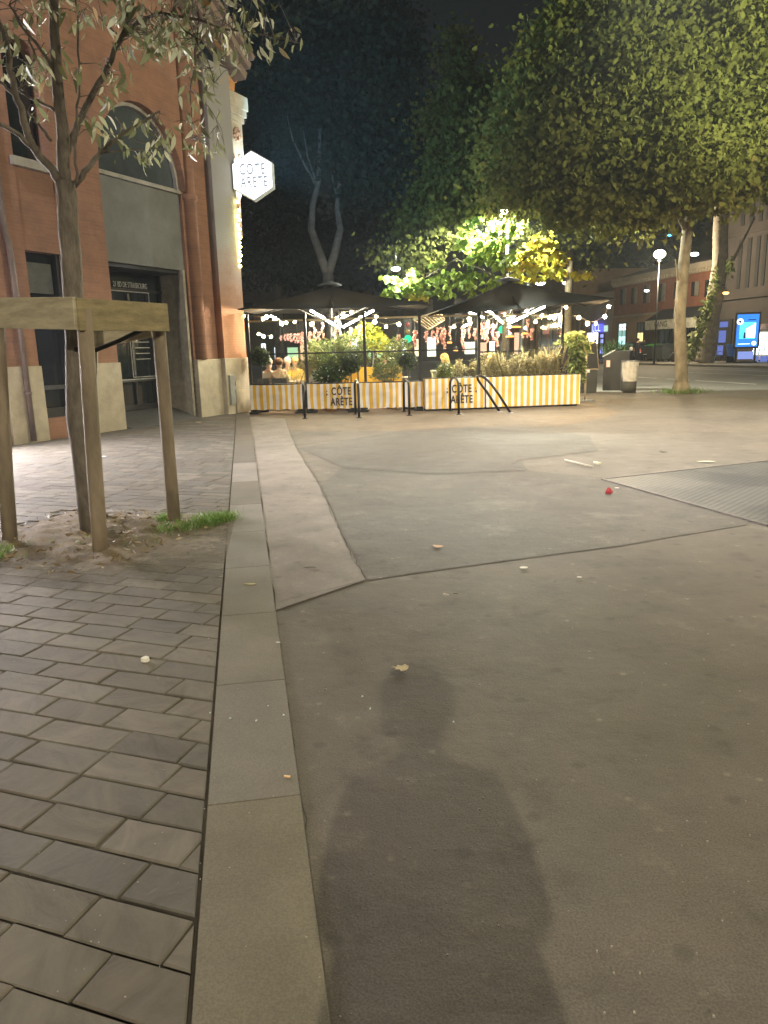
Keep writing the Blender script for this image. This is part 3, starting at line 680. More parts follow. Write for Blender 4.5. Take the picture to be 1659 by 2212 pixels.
s = MB(); s.prism([(4.58, 7.95), (4.86, 7.95), (4.9, 8.15), (5.0, 8.2), (5.0, 8.45), (4.58, 8.45)], -.02, .6, lambda x, z, a: (x, a, z))
s.build('terracotta_course', M('orange_terracotta', (.5, .24, .09), .8, .2), bld, .02)

# hexagonal sign
SP = at(546, 380, 19.95)
sg = empty('hexagon_sign', SP, math.radians(-4), 'glowing white hexagonal sign with thin lettering on the building corner', 'sign')
R = .59
hexp = lambda r: [(r * math.sin(PI / 3 * k), r * math.cos(PI / 3 * k)) for k in range(6)]
s = MB(); s.prism(hexp(R), -.02, .2, lambda x, y, a: (x, a, y)); s.build('sign_rim', M('sign_rim', (.6, .65, .66), .4), sg)
s = MB(); s.prism(hexp(R - .03), -.03, -.02, lambda x, y, a: (x, a, y)); s.build('sign_face', E('sign_light', (.93, .98, 1), 2.7), sg)
s = MB(); s.prism(hexp(R - .03), .2, .21, lambda x, y, a: (x, a, y)); s.build('sign_back', E('sign_light_back', (.85, .97, 1), 30), sg)
for z in (-.25, .25): s = MB(); s.bar((-.5, .1, z), (-.9, .1, z), .05); s.build('bracket', M_DARKMET, sg)
M_SIGNT = E('sign_letters', (.42, .46, .52), .6)
point('sign_fill', sg, (-.5, .3, .3), 28, (.7, .9, 1), .12)
_sb = spot('sign_fill', sg, (.4, .3, .05), 3000, (.3, .72, 1), .2, 58, .6); _sb.rotation_euler = (math.radians(130), 0, math.radians(-34))  # added blue spot, stands in for the sign's halo and teals the trees
text_obj('lettering', 'COTE', .36, M_SIGNT, sg, (.0, -.036, .14), (PI / 2, 0, 0), .6, sp=1.25, off=.006)
text_obj('lettering', 'ARETE', .36, M_SIGNT, sg, (.03, -.036, -.16), (PI / 2, 0, 0), .58, sp=1.2, off=.006)
# yellow fairy lights on the corner
fl = empty('fairy_lights', at(516, 505, 20.05), 0, 'yellow fairy lights hanging down the building corner below the sign', 'fairy lights')
pp = [at(v, y_, 20.05) - fl.location for v, y_ in [(513, 436), (516, 455), (514, 466), (517, 475), (514, 486), (517, 495), (516, 505), (519, 513), (517, 524), (519, 533), (517, 543), (520, 552), (518, 563), (519, 575)]]
s = MB(); s.tube(pp, .008, 5); s.build('cable', M_BLACK, fl)
me = None
M_FAIRY = E('fairy_bulb', (1, .86, .28), 22)
for p in pp:
    if me is None: s = MB(); s.ball((0, 0, 0), .04, n=8, m=5); o = s.build('bulb', M_FAIRY, fl); me = o
    else: o = me.copy(); COL.objects.link(o)
    o.location = p

# ------------------------------------------------------------------ young tree in its guard
yt = empty('young_tree', (-2.62, 6.42, 0), 0, 'slender young street tree with sparse pale leaves growing inside the wooden guard', 'tree')
OY = Vector(yt.location)
def P(v, y_, Y): return at(v, y_, Y) - OY
BPTS = []
def limb(pts, r0, r1, name='branch', n=7, mat=None):
    k = len(pts); s = MB(); s.tube(pts, [r0 + (r1 - r0) * i / (k - 1) for i in range(k)], n); BPTS.extend(pts)
    return s.build(name, mat or M_BARK, yt)
def wob(pts, a=.02, m=3):
    out = []
    for i in range(len(pts) - 1):
        for k in range(m): 
            p = pts[i].lerp(pts[i + 1], k / m); out.append(p + Vector((rnd.uniform(-a, a), rnd.uniform(-a, a), 0)) if (i or k) else p)
    return out + [pts[-1]]
trunk = wob([Vector((0, 0, 0)), P(166, 900, 6.42), P(160, 640, 6.42), P(150, 500, 6.42), P(140, 392, 6.42)], .008)
limb(trunk, .088, .078, 'trunk', 12)
lead = wob([P(140, 400, 6.42), P(134, 300, 6.4), P(128, 200, 6.35), P(122, 100, 6.3), P(118, 0, 6.3), P(112, -120, 6.3)], .01)
limb(lead, .055, .03)
BR = [
 ([(132, 395, 6.4), (100, 352, 6.3), (70, 315, 6.2), (52, 262, 6.15), (38, 215, 6.1), (22, 150, 6.0), (5, 70, 5.95), (-15, 0, 5.9)], .036, .018),
 ([(72, 318, 6.2), (40, 292, 6.1), (0, 268, 6.0), (-40, 240, 5.9)], .02, .014),
 ([(38, 215, 6.1), (15, 190, 6.05), (-10, 170, 6.0)], .016, .01),
 ([(112, 305, 6.35), (95, 285, 6.3), (78, 262, 6.25), (60, 240, 6.2)], .014, .008),
 ([(118, 238, 6.35), (90, 222, 6.4), (62, 210, 6.4), (42, 195, 6.4)], .014, .008),
 ([(133, 375, 6.45), (150, 315, 6.5), (167, 268, 6.55), (196, 214, 6.6), (225, 162, 6.7), (248, 110, 6.75), (262, 80, 6.8), (275, 40, 6.85), (290, -10, 6.9)], .032, .016),
 ([(262, 80, 6.8), (300, 45, 6.9), (350, 28, 7.0), (420, 40, 7.1), (480, 62, 7.2), (545, 70, 7.3), (620, 86, 7.35), (655, 95, 7.4)], .016, .005),
 ([(350, 28, 7.0), (420, 80, 7.0), (450, 130, 7.1), (462, 180, 7.1)], .01, .004),
 ([(160, 402, 6.45), (185, 372, 6.5), (213, 333, 6.6), (245, 306, 6.65), (275, 284, 6.7), (312, 262, 6.75), (345, 240, 6.8)], .026, .008),
 ([(213, 333, 6.6), (250, 327, 6.65), (290, 324, 6.7), (345, 320, 6.7)], .008, .004),
 ([(250, 252, 6.7), (275, 288, 6.7), (300, 305, 6.7), (345, 322, 6.75)], .007, .004),
 ([(165, 396, 6.4), (164, 330, 6.38), (165, 280, 6.36), (169, 231, 6.34), (176, 165, 6.3), (171, 83, 6.25), (163, 0, 6.2)], .012, .007),
 ([(48, 195, 6.3), (75, 125, 6.3), (60, 70, 6.3), (30, 20, 6.3)], .01, .006),
 ([(115, 150, 6.3), (85, 105, 6.25), (48, 55, 6.2), (20, 10, 6.2)], .014, .008),
 ([(262, 80, 6.8), (235, 60, 6.8), (215, 40, 6.8)], .008, .004),
 ([(430, 40, 7.1), (420, 130, 7.15), (410, 200, 7.2), (415, 300, 7.2)], .009, .004),
 ([(480, 62, 7.2), (490, 20, 7.3), (500, -20, 7.3)], .008, .005),
 ([(410, 195, 7.2), (450, 230, 7.2), (470, 270, 7.2)], .006, .003),
]
for pts, r0, r1 in BR: limb(wob([P(*q) for q in pts], .012), r0, r1)
lp = []; r3 = random.Random(12)
def spray(v, y_, Y, n, sv, sy, sY=.25):
    for _ in range(int(n * 1.7)): lp.append(P(r3.gauss(v, sv), r3.gauss(y_, sy), Y + r3.uniform(-sY, sY)))
for (v, y_, Y, n, sv, sy) in [(300, 60, 6.8, 34, 38, 26), (350, 40, 6.9, 34, 40, 24), (410, 35, 7.1, 36, 40, 26), (470, 70, 7.2, 26, 36, 24), (330, 85, 6.8, 26, 34, 18), (395, 95, 7.1, 22, 34, 18), (545, 62, 7.3, 14, 30, 24), (615, 85, 7.35, 8, 26, 16), (540, 20, 7.3, 12, 34, 14), (510, 110, 7.2, 12, 22, 16),
    (440, 150, 7.15, 22, 26, 18), (430, 210, 7.2, 10, 22, 20), (440, 312, 7.2, 20, 26, 12), (420, 270, 7.2, 8, 16, 20), (245, 160, 6.7, 12, 18, 16), (260, 20, 6.8, 18, 30, 16),
    (80, 150, 6.4, 16, 24, 14), (40, 145, 6.2, 10, 20, 14), (95, 110, 6.3, 10, 20, 16), (160, 155, 6.3, 5, 12, 12), (175, 30, 6.2, 12, 16, 22), (60, 40, 6.2, 10, 30, 20), (100, 15, 6.3, 14, 24, 14), (20, 80, 6.1, 8, 16, 20), (75, 220, 6.3, 5, 12, 14),
    (195, 260, 6.4, 9, 20, 10), (235, 285, 6.65, 7, 14, 8), (312, 262, 6.7, 12, 22, 10), (335, 320, 6.7, 10, 18, 8), (360, 290, 6.8, 8, 12, 18), (290, 345, 6.7, 6, 20, 8), (230, 215, 6.6, 5, 10, 10), (440, -20, 7.1, 25, 60, 12), (300, -20, 6.9, 20, 60, 12), (120, -30, 6.3, 20, 60, 12)]:
    spray(v, y_, Y, n, sv, sy)
tw = MB(); r4 = random.Random(31)
for q in r4.sample(lp, min(len(lp), 420)):
    a = min(BPTS, key=lambda b_: (b_ - q).length + r4.uniform(0, .12)); d = q - a
    if d.length > .7: continue
    m1 = a.lerp(q, .5) + Vector((r4.uniform(-.03, .03), r4.uniform(-.03, .03), .05 * d.length + .02))
    tw.tube([a, m1, q + Vector((0, 0, .01))], [.0042, .003, .0018], 4, cap=False)
tw.build('twigs', M_BARK, yt)
M_YLEAF = leaf_mat('young_leaf', [(0, (.11, .13, .06)), (.5, (.25, .28, .14)), (.96, (.52, .53, .36)), (1, (.45, .26, .1))], .25, .33)
leaves('crown', [tuple(p) for p in lp], .1, M_YLEAF, yt, 'lance', 5, droop=1.5, var=.45, curl=.28, fold=.5)

gd = empty('tree_guard', (-2.6, 6.45, 0), 0, 'wooden tree guard of four round stakes joined by sawn boards', 'tree guard')
OG = Vector(gd.location)
S = [Vector((-3.22, 6.16, 0)), Vector((-2.285, 5.74, 0)), Vector((-1.97, 6.77, 0)), Vector((-2.93, 7.17, 0))]
T = [at(-10, 655, 6.14), at(181, 668, 5.78), at(340, 672, 6.74), at(168, 690, 7.1)]
for a, c in zip(S, T):
    a = a - OG; c = c - OG; r = .062
    s = MB(); s.tube([a + Vector((0, 0, -.1)), a.lerp(c, .3), a.lerp(c, .7), c], [r, r * .98, r * .96, r * .94], 12); s.build('stake', M_POST, gd)
def plank(a, c, m, h=.235, th=.032):
    s = MB(); s.bar(Vector(a) - OG, Vector(c) - OG, th, h); return s.build('board', m, gd, .004)
ofs = Vector((-.03, -.085, 0))
plank(at(-90, 676, 6.35), at(163, 677, 5.66), M_BOARD)
plank(at(166, 679, 5.67), at(361, 686, 6.70), M_BOARD2)
plank(at(180, 728, 7.2), at(325, 700, 6.92), M_BOARD)
s = MB(); s.bar(at(205, 705, 7.12) - OG, at(204, 815, 7.1) - OG, .03, .055); s.build('board', M_BOARD, gd)
s = MB(); s.tube([at(172, 755, 6.42) - OG + Vector((0, -.09, 0)), at(205, 757, 6.55) - OG, at(260, 735, 6.7) - OG, at(338, 697, 6.8) - OG], .02, 6); s.build('strap', M_RUBBER, gd)

# ------------------------------------------------------------------ cafe terrace
def stripe_mat():
    m, ns, ln, p = new_mat('striped_fabric'); tc = nd(ns, 'ShaderNodeTexCoord'); sx = nd(ns, 'ShaderNodeSeparateXYZ'); ln.new(tc.outputs['Object'], sx.inputs[0])
    ad = nd(ns, 'ShaderNodeMath', operation='ADD'); ln.new(sx.outputs[0], ad.inputs[0]); ln.new(sx.outputs[1], ad.inputs[1])
    dv = nd(ns, 'ShaderNodeMath', operation='DIVIDE', i_1=.164); ln.new(ad.outputs[0], dv.inputs[0])
    fr = nd(ns, 'ShaderNodeMath', operation='FRACT'); ln.new(dv.outputs[0], fr.inputs[0])
    r = ramp(ns, [(.0, (.7, .68, .64)), (.48, (.7, .68, .64)), (.5, (.66, .4, .045)), (.98, (.66, .4, .045)), (1, (.7, .68, .64))]); ln.new(fr.outputs[0], r.inputs[0])
    n = nd(ns, 'ShaderNodeTexNoise', i_Scale=3.5, i_Detail=6.0); ln.new(tc.outputs['Object'], n.inputs['Vector'])
    r2 = ramp(ns, [(.3, (.82, .81, .78)), (.6, (1, 1, 1))]); ln.new(n.outputs['Fac'], r2.inputs[0])
    mx = nd(ns, 'ShaderNodeMix', data_type='RGBA', blend_type='MULTIPLY'); mx.inputs[0].default_value = 1
    ln.new(r.outputs[0], mx.inputs[6]); ln.new(r2.outputs[0], mx.inputs[7]); ln.new(mx.outputs[2], p.inputs['Base Color']); p.inputs['Roughness'].default_value = .8
    n3 = nd(ns, 'ShaderNodeTexNoise', i_Scale=2.0, i_Detail=2.0); ln.new(tc.outputs['Object'], n3.inputs['Vector'])
    b = nd(ns, 'ShaderNodeBump', i_Strength=.6, i_Distance=.05); ln.new(n3.outputs['Fac'], b.inputs['Height']); ln.new(b.outputs[0], p.inputs['Normal'])
    return m
M_STRIPE = stripe_mat()
M_LETTER = M('dark_lettering', (.03, .025, .02), .6)
def sag_panel(L, z0, z1, th=.02):
    s = MB(); nx, nz = 24, 8
    for side in (-1, 1):
        base = len(s.v)
        for i in range(nx + 1):
            for j in range(nz + 1):
                x = L * i / nx; t = j / nz
                yy = side * th / 2 + .018 * math.sin(x * 5.3 + 1) * math.sin(PI * t) + .008 * math.sin(x * 13)
                zz = z0 + (z1 - z0) * t - (.012 * math.sin(PI * i / nx) if j == nz else 0) + (.01 * math.sin(i * .9) if j == 0 else 0)
                s.v.append((x, yy, zz))
        for i in range(nx):
            for j in range(nz):
                a = base + i * (nz + 1) + j; s.f.append((a, a + nz + 1, a + nz + 2, a + 1)); s.mi.append(0); s.smooth.append(True); s.tint.append(.5)
    return s
def banner_text(t, cx, y_):
    text_obj('lettering', 'CÔTE', .27, M_LETTER, t, (cx, y_, .53), (PI / 2, 0, 0), .66, sp=1.12, off=.006)
    text_obj('lettering', 'ARÊTE', .27, M_LETTER, t, (cx, y_, .265), (PI / 2, 0, 0), .66, sp=1.12, off=.006)
    for sx in (-1, 1):
        s = MB(); x = cx + sx * .36
        s.prism([(x - .02, .42), (x + .02, .46), (x - .02, .5)] if sx < 0 else [(x + .02, .42), (x - .02, .46), (x + .02, .5)], y_ - .003, y_, lambda a, b, c: (a, c, b))
        s.prism([(x - .012, .52), (x + .012, .54), (x - .012, .57)], y_ - .003, y_, lambda a, b, c: (a, c, b))
        s.build('emblem', M_LETTER, t)
def barrier(x0, y0, x1, y1, label, zb=.1, zt=.735, text=None):
    a = Vector((x0, y0)); d = Vector((x1, y1)) - a; L = d.length
    t = empty('striped_barrier', (x0, y0, 0), math.atan2(d.y, d.x), label, 'barrier', 'striped barriers along the terrace')
    sag_panel(L, zb, zt).build('fabric', M_STRIPE, t)
    s = MB()
    for x in (.03, L - .03): s.tube([(x, .05, .03), (x, .05, zt + .02)], .02, 8)
    s.tube([(0, .05, zt + .005), (L, .05, zt + .005)], .018, 8); s.build('frame', M_DARKMET, t)
    for x in (.1, L - .12):
        s = MB(); s.bb(x - .12, x + .12, -.12, .22, 0.0, .05); s.bb(x - .05, x + .05, -.06, .12, .05, .11); s.build('foot', M_RUBBER, t, .01)
    if text is not None: banner_text(t, text, -.042)
    return t
bx = lambda v, Y: at(v, 860, Y).x
barrier(bx(541, 19.3), 19.3, bx(657, 19.15), 19.15, 'yellow and white striped barrier without lettering next to the stone building corner')
barrier(bx(664, 19.15), 19.15, bx(772, 19.05), 19.05, 'striped barrier panel lettered in black between the first two bike hoops', text=.88)
barrier(bx(777, 19.05), 19.05, bx(914, 18.95), 18.95, 'striped barrier without lettering in the middle of the terrace front, raised on black feet')
def boxbarrier(x0, y0, x1, y1, label, text=None, dep=.42, zt=.8):
    a = Vector((x0, y0)); d = Vector((x1, y1)) - a; L = d.length
    t = empty('striped_planter', (x0, y0, 0), math.atan2(d.y, d.x), label, 'planter', 'striped planter boxes along the terrace')
    s = MB(); s.bb(0, L, 0, dep, .045, zt); s.build('fabric', M_STRIPE, t, .012)
    s = MB(); s.bb(.02, L - .02, .02, dep - .02, zt, zt + .012); s.build('top_edge', M_DARKMET, t)
    for x in (.15, L - .2):
        s = MB(); s.bb(x - .14, x + .14, .04, dep - .04, 0, .045); s.build('foot', M_RUBBER, t)
    if text is not None: banner_text(t, text, -.006)
boxbarrier(bx(919, 18.75), 18.75, bx(1047, 18.85), 18.85, 'striped planter box with black lettering standing behind the upright bike hoop', text=.92)
boxbarrier(bx(1050, 18.87), 18.87, bx(1253, 19.2), 19.2, 'long striped planter box without lettering at the right end of the terrace')

# bike hoops
def hoop(x0, y0, x1, y1, label, bend=None, h=.84, r=.03):
    t = empty('bike_hoop', (x0, y0, 0), 0, label, 'bike hoop', 'black bike hoops in front of the terrace')
    dx, dy = x1 - x0, y1 - y0; pts = [(0, 0, 0), (0, 0, h * .55)]
    for k in range(9):
        a = PI * k / 8; q = .5 - .5 * math.cos(a); zz = h - .18 + .18 * math.sin(a)
        pts.append((dx * q, dy * q, zz))
    pts += [(dx, dy, h * .55), (dx, dy, 0)]
    if bend: pts = [(x + bend * (max(0, z) / h) ** 1.15 * -1, y_, z * (1 - .03 * abs(bend))) for x, y_, z in pts]
    s = MB(); s.tube(pts, r, 10); s.build('tube', M_BLACK, t)
    for (x, y_) in ((0, 0), (dx, dy)):
        s = MB(); s.lathe([(.07, 0), (.07, .012), (.036, .03)], (x, y_, 0), 12); s.build('base_plate', M_STEEL if bend else M_BLACK, t)
hoop(-1.8, 17.44, -1.92, 18.5, 'black bike hoop seen end on, leftmost, nearest the building')
hoop(-.52, 17.33, -.64, 18.37, 'black bike hoop beside the first barrier lettering')
hoop(.66, 17.6, .57, 18.69, 'black bike hoop in front of the plain middle barrier')
hoop(1.82, 17.51, 1.72, 18.59, 'black upright bike hoop in front of the lettered planter box')
hoop(3.05, 17.52, 2.86, 17.96, 'bike hoop knocked over to the left, in front of the long planter box', bend=.62, h=.9)

# parasols
M_CANT = bpy.data.materials.new('canopy'); M_CANT.use_nodes = True
_ns = M_CANT.node_tree.nodes; _ln = M_CANT.node_tree.links; _p = _ns['Principled BSDF']; _p.inputs['Base Color'].default_value = (.012, .012, .0115, 1); _p.inputs['Roughness'].default_value = .95; _p.inputs['Specular IOR Level'].default_value = .05
_tr = nd(_ns, 'ShaderNodeBsdfTranslucent'); _tr.inputs[0].default_value = (.035, .032, .026, 1); _x = nd(_ns, 'ShaderNodeMixShader', i_0=.03)
_ln.new(_p.outputs[0], _x.inputs[1]); _ln.new(_tr.outputs[0], _x.inputs[2]); _ln.new(_x.outputs[0], _ns['Material Output'].inputs[0])
M_TUBE = E('tube_light', (1, .92, .76), 480)
def parasol(c, corners, apex, label, tubes):
    t = empty('parasol', (c[0], c[1], 0), 0, label, 'parasol', 'big dark parasols over the terrace')
    O = Vector((c[0], c[1], 0)); ap = Vector((0, 0, apex)); cs = [Vector(q) - O for q in corners]
    s = MB(); s.sm = True; n = 8
    for i in range(4):
        a, b = cs[i], cs[(i + 1) % 4]; base = len(s.v)
        for u in range(n + 1):
            for v in range(u + 1):
                f = v / u if u else 0
                p = ap.lerp(a.lerp(b, f), u / n); p = p - Vector((0, 0, .1 * math.sin(PI * u / n) * (.4 + math.sin(PI * f)) + .05 * (u / n) * math.sin(PI * f)))
                s.v.append(tuple(p))
        ix = lambda u, v: base + u * (u + 1) // 2 + v
        for u in range(n):
            for v in range(u + 1):
                s.f.append((ix(u, v), ix(u + 1, v), ix(u + 1, v + 1))); s.mi.append(0); s.smooth.append(True); s.tint.append(0)
                if v < u: s.f.append((ix(u, v), ix(u + 1, v + 1), ix(u, v + 1))); s.mi.append(0); s.smooth.append(True); s.tint.append(0)
    s.build('canopy', M_CANT, t)
    s = MB(); s.lathe([(.34, apex + .0), (.3, apex + .06), (.02, apex + .13)], n=4); s.build('vent_cap', M('vent_fabric', (.05, .05, .05), .8), t)
    s = MB(); s.tube([(0, 0, .05), (0, 0, apex - .02)], .045, 12); s.build('mast', M_DARKMET, t)
    s = MB(); s.bb(-.45, .45, -.45, .45, 0.0, .07); s.build('base', M_DARKMET, t, .01)
    hub = Vector((0, 0, 2.28))
    for q in cs + [(cs[i] + cs[(i + 1) % 4]) / 2 for i in range(4)]:
        s = MB(); s.tube([ap - Vector((0, 0, .1)), ap.lerp(q, .5) - Vector((0, 0, .16)), q - Vector((0, 0, .03))], .014, 6); r_ = s.build('rib', M_DARKMET, t)
        s = MB(); s.tube([hub, ap.lerp(q, .5) - Vector((0, 0, .17))], .012, 6); s.build('strut', M_DARKMET, r_)
    for k, (va, vb, f) in enumerate(tubes):
        a, b = Vector(va) - O, Vector(vb) - O
        s = MB(); s.tube([a, a.lerp(b, f)], .024, 8); s.tube([a.lerp(b, f + .05), b], .024, 8); s.build('tube_light', M_TUBE, t)
    s = MB(); s.tube([(0, 0, 2.2), (0, 0, 2.34)], .07, 10); s.build('hub', M_DARKMET, t)
TZ = 2.62
pc = (-1.35, 21.6)
parasol(pc, [(-3.55, 19.3, 2.64), (1.3, 19.0, 2.62), (1.2, 24.1, 2.75), (-3.75, 24.2, 2.75)], 3.32, 'big dark square parasol beside the brick building, left of the two',
  [(at(672, 671, 20.1), at(728, 705, 21.3), .12), (at(742, 706, 21.3), at(806, 671, 20.1), .62), (at(586, 683, 23.2), at(612, 697, 22.4), .4), (at(725, 694, 22.3), at(750, 682, 23.2), .5)])
pc2 = (3.62, 21.4)
parasol(pc2, [(1.22, 19.0, 2.36), (5.75, 18.6, 2.62), (6.35, 23.4, 2.72), (1.5, 23.9, 2.6)], 3.3, 'big dark square parasol with string lights at its right corner, right of the two',
  [(at(1049, 666, 19.9), at(1086, 697, 21.1), .1), (at(1104, 696, 21.1), at(1175, 663, 19.9), .6), (at(1013, 675, 22.8), at(1044, 686, 22.2), .55), (at(1000, 706, 22.8), at(1010, 701, 23.0), .4)])
# slatted roof piece between them
sr = empty('slatted_awning', (1.2, 20.6, 0), 0, 'pale slatted awning between the two dark parasols', 'awning')
a0, a1 = at(893, 690, 20.3), at(948, 673, 20.3); b0, b1 = at(925, 712, 21.8), at(960, 690, 21.8)
s = MB(); O = Vector((1.2, 20.6, 0))
for k in range(9):
    f = k / 8; s.bar(a0.lerp(a1, f) - O, b0.lerp(b1, f) - O, .05, .02)
s.build('slats', M('slat_wood', (.4, .35, .24), .7), sr)
s = MB(); s.bar(a0 - O, a1 - O, .05, .06); s.bar(b0 - O, b1 - O, .05, .06); s.build('beam', M('beam_wood', (.6, .55, .4), .6), sr)

# glass wind screens
M_PANE = glass('screen_glass', refl=.1, rough=.12)
def screen(v0, Y0, v1, Y1, label, zt=2.34, mid=1.5):
    a = at(v0, 760, Y0); b = at(v1, 760, Y1); a.z = b.z = 0; d = b - a; L = d.length
    t = empty('wind_screen', a, math.atan2(d.y, d.x), label, 'wind screen', 'glass wind screens behind the striped barriers')
    s = MB(); s.bb(-.035, .035, -.035, .035, 0, 2.5); s.build('post', M_DARKMET, t)
    s = MB(); s.bb(.035, L - .035, -.02, .02, mid - .018, mid + .018); s.build('middle_rail', M_DARKMET, t)
    s = MB(); s.bb(.035, L - .035, -.02, .02, zt - .022, zt + .022); s.build('top_rail', M('brass_rail', (.55, .45, .25), .4, metal=.4), t)
    s = MB(); s.bb(.04, L - .04, -.004, .004, .75, zt - .02); s.build('pane', M_PANE, t)
    return t
screen(538, 19.75, 661, 19.65, 'glass wind screen next to the building with a ball shaped shrub before it')
screen(661, 19.65, 788, 19.55, 'glass wind screen behind the barrier lettered in black')
screen(788, 19.55, 907, 19.5, 'glass wind screen behind the plain middle barrier')
screen(907, 19.5, 1034, 19.45, 'glass wind screen behind the lettered planter box')
sc_ = screen(1034, 19.45, 1171, 19.9, 'glass wind screen above the left half of the long planter box', mid=1.42)
scp = screen(1214, 19.75, 1160, 22.8, 'glass wind screen closing the right end of the terrace')

# string lights: bulbs on sagging cables
M_BULB = E('warm_bulb', (1, .68, .32), 640); M_BULB2 = E('pale_bulb', (1, .9, .72), 30)
M_CABLE = M('cable_black', (.05, .045, .04), .6)
bulb_me = None
def string_light(label, pts):
    P0 = at(*pts[0]); t = empty('string_light', P0, 0, label, 'string lights', 'string lights under the parasols')
    L = [at(*q) - P0 for q in pts]; line = []
    for i in range(len(L) - 1):
        for k in range(5):
            f = k / 5; line.append(L[i].lerp(L[i + 1], f) + Vector((0, 0, .06 - .12 * f * (1 - f) * min(1, (L[i + 1] - L[i]).length))))
    line.append(L[-1] + Vector((0, 0, .06)))
    s = MB(); s.tube(line, .007, 5); s.build('cable', M_CABLE, t)
    global bulb_me
    for i, p in enumerate(L):
        if bulb_me is None:
            s = MB(); s.ball((0, 0, 0), .046, n=8, m=6); o = s.build('bulb', M_BULB, t); bulb_me = o
        else: o = bulb_me.copy(); COL.objects.link(o); o.parent = t
        o.location = p
        s_ = rnd.uniform(.7, 1.15); o.scale = (s_, s_, s_)
z3 = lambda x, y_: (493.7 + x * .26455, 576.05 + y_ * .26455)
z4 = lambda x, y_: (877.8 + x * .28109, 576.05 + y_ * .28109)
def zl(f, Y0, Y1, *q): return [(*f(*p), Y0 + (Y1 - Y0) * i / max(1, len(q) - 1)) for i, p in enumerate(q)]
string_light('string of warm bulbs near the building under the left parasol', zl(z3, 21.5, 20.2, (122, 407), (283, 428), (312, 411), (378, 425), (433, 468), (470, 458), (540, 450)))
string_light('string of warm bulbs crossing behind the two tubes of the left parasol', zl(z3, 21.0, 20.0, (680, 470), (882, 425), (935, 390), (1005, 373), (1207, 413)))
string_light('string of large warm bulbs at the right edge of the left parasol', zl(z3, 20.2, 21.2, (1193, 452), (1288, 490), (1392, 470)))
string_light('low string of small bulbs deep inside the terrace on the left', zl(z3, 26, 27, (247, 550), (285, 570), (347, 573)))
string_light('string of bulbs running left to the tubes of the right parasol', zl(z4, 21, 20.2, (365, 460), (483, 403), (490, 435), (630, 425), (755, 368), (782, 405)))
string_light('string of warm bulbs over the tubes of the right parasol', zl(z4, 20.8, 20.2, (925, 342), (993, 425), (1040, 375), (1100, 393), (1137, 397), (1185, 408)))
string_light('string of warm bulbs drooping from the right corner of the right parasol', zl(z4, 20.6, 20.9, (1185, 385), (1325, 393), (1393, 438), (1455, 437), (1525, 385), (1555, 308)))
string_light('short string of bulbs hanging low behind the right parasol tubes', zl(z4, 23.5, 23, (790, 462), (915, 472), (1228, 312)))

# pink hanging garlands
def garland(v, y0, y1, Y, wdt=1.0, mat=None):
    a = at(v, y0, Y); b = at(v + 1.5, y1, Y); L = a.z - b.z
    n = int(300 * L * wdt) + 30
    f = np.linspace(0, 1, n); rad = .03 * wdt * (1 - .6 * f)
    g_ = np.random.default_rng(int(v * 10)); an = g_.uniform(0, 2 * PI, n)
    pts = np.c_[rad * np.cos(an) + .02 * np.sin(f * 9), rad * np.sin(an), -f * L]
    t = empty('hanging_garland', a, 0, 'twisted pink flower garland hanging from the terrace roof', 'garland', 'pink garlands hanging over the terrace')
    leaves('blossom', pts, .034, mat or M_PINK, t, 'round', int(v), droop=.8)
    s = MB(); s.tube([(0, 0, .3), (0, 0, 0), (.01, 0, -L * .95)], .006, 4); s.build('string', M_CABLE, t)
for (x, a, b, wd, Y) in [(700, 495, 600, 1, 21), (765, 455, 580, 1, 20.4), (868, 495, 600, 1.3, 21.5), (905, 445, 560, 1.1, 21), (995, 495, 660, 1, 21), (1070, 470, 640, 1.2, 20.6), (610, 530, 650, 1.5, 22), (585, 535, 640, 1.3, 22.5), (560, 545, 620, 1, 22.5), (535, 545, 620, 1, 23), (505, 545, 610, 1, 23.5), (480, 545, 600, 1, 24), (455, 550, 600, 1, 24), (425, 560, 600, 1, 24), (660, 530, 620, 1.6, 23), (735, 530, 600, 1.4, 23), (1098, 500, 640, 1, 20.4), (1265, 545, 620, 1.5, 23), (1385, 550, 640, 1.5, 23), (1518, 520, 650, 1.6, 21), (1612, 530, 610, 1.3, 22)]:
    q = z3(x, a); garland(q[0], q[1], z3(x, b)[1], Y, wd)
for (x, a, b, wd, Y) in [(65, 490, 600, 1.4, 21), (152, 490, 550, 1.3, 22), (200, 490, 545, 1.2, 22), (237, 465, 590, 1, 21.5), (272, 465, 590, 1.5, 21), (290, 470, 640, 1.3, 21), (335, 455, 560, 1, 21.5), (435, 470, 645, 1.8, 20.8), (483, 440, 545, 1, 21.5), (525, 470, 560, 1.2, 22), (580, 430, 550, 1, 21), (600, 430, 560, 1, 21), (622, 440, 580, 1.3, 20.8), (665, 440, 560, 1.5, 21), (695, 500, 612, 1.5, 21), (790, 430, 520, 1, 21), (815, 370, 420, 2, 21), (930, 400, 540, 1.2, 22), (960, 470, 560, 1.6, 22.5), (895, 500, 545, 1, 22)]:
    q = z4(x, a); garland(q[0], q[1], z4(x, b)[1], Y, wd)
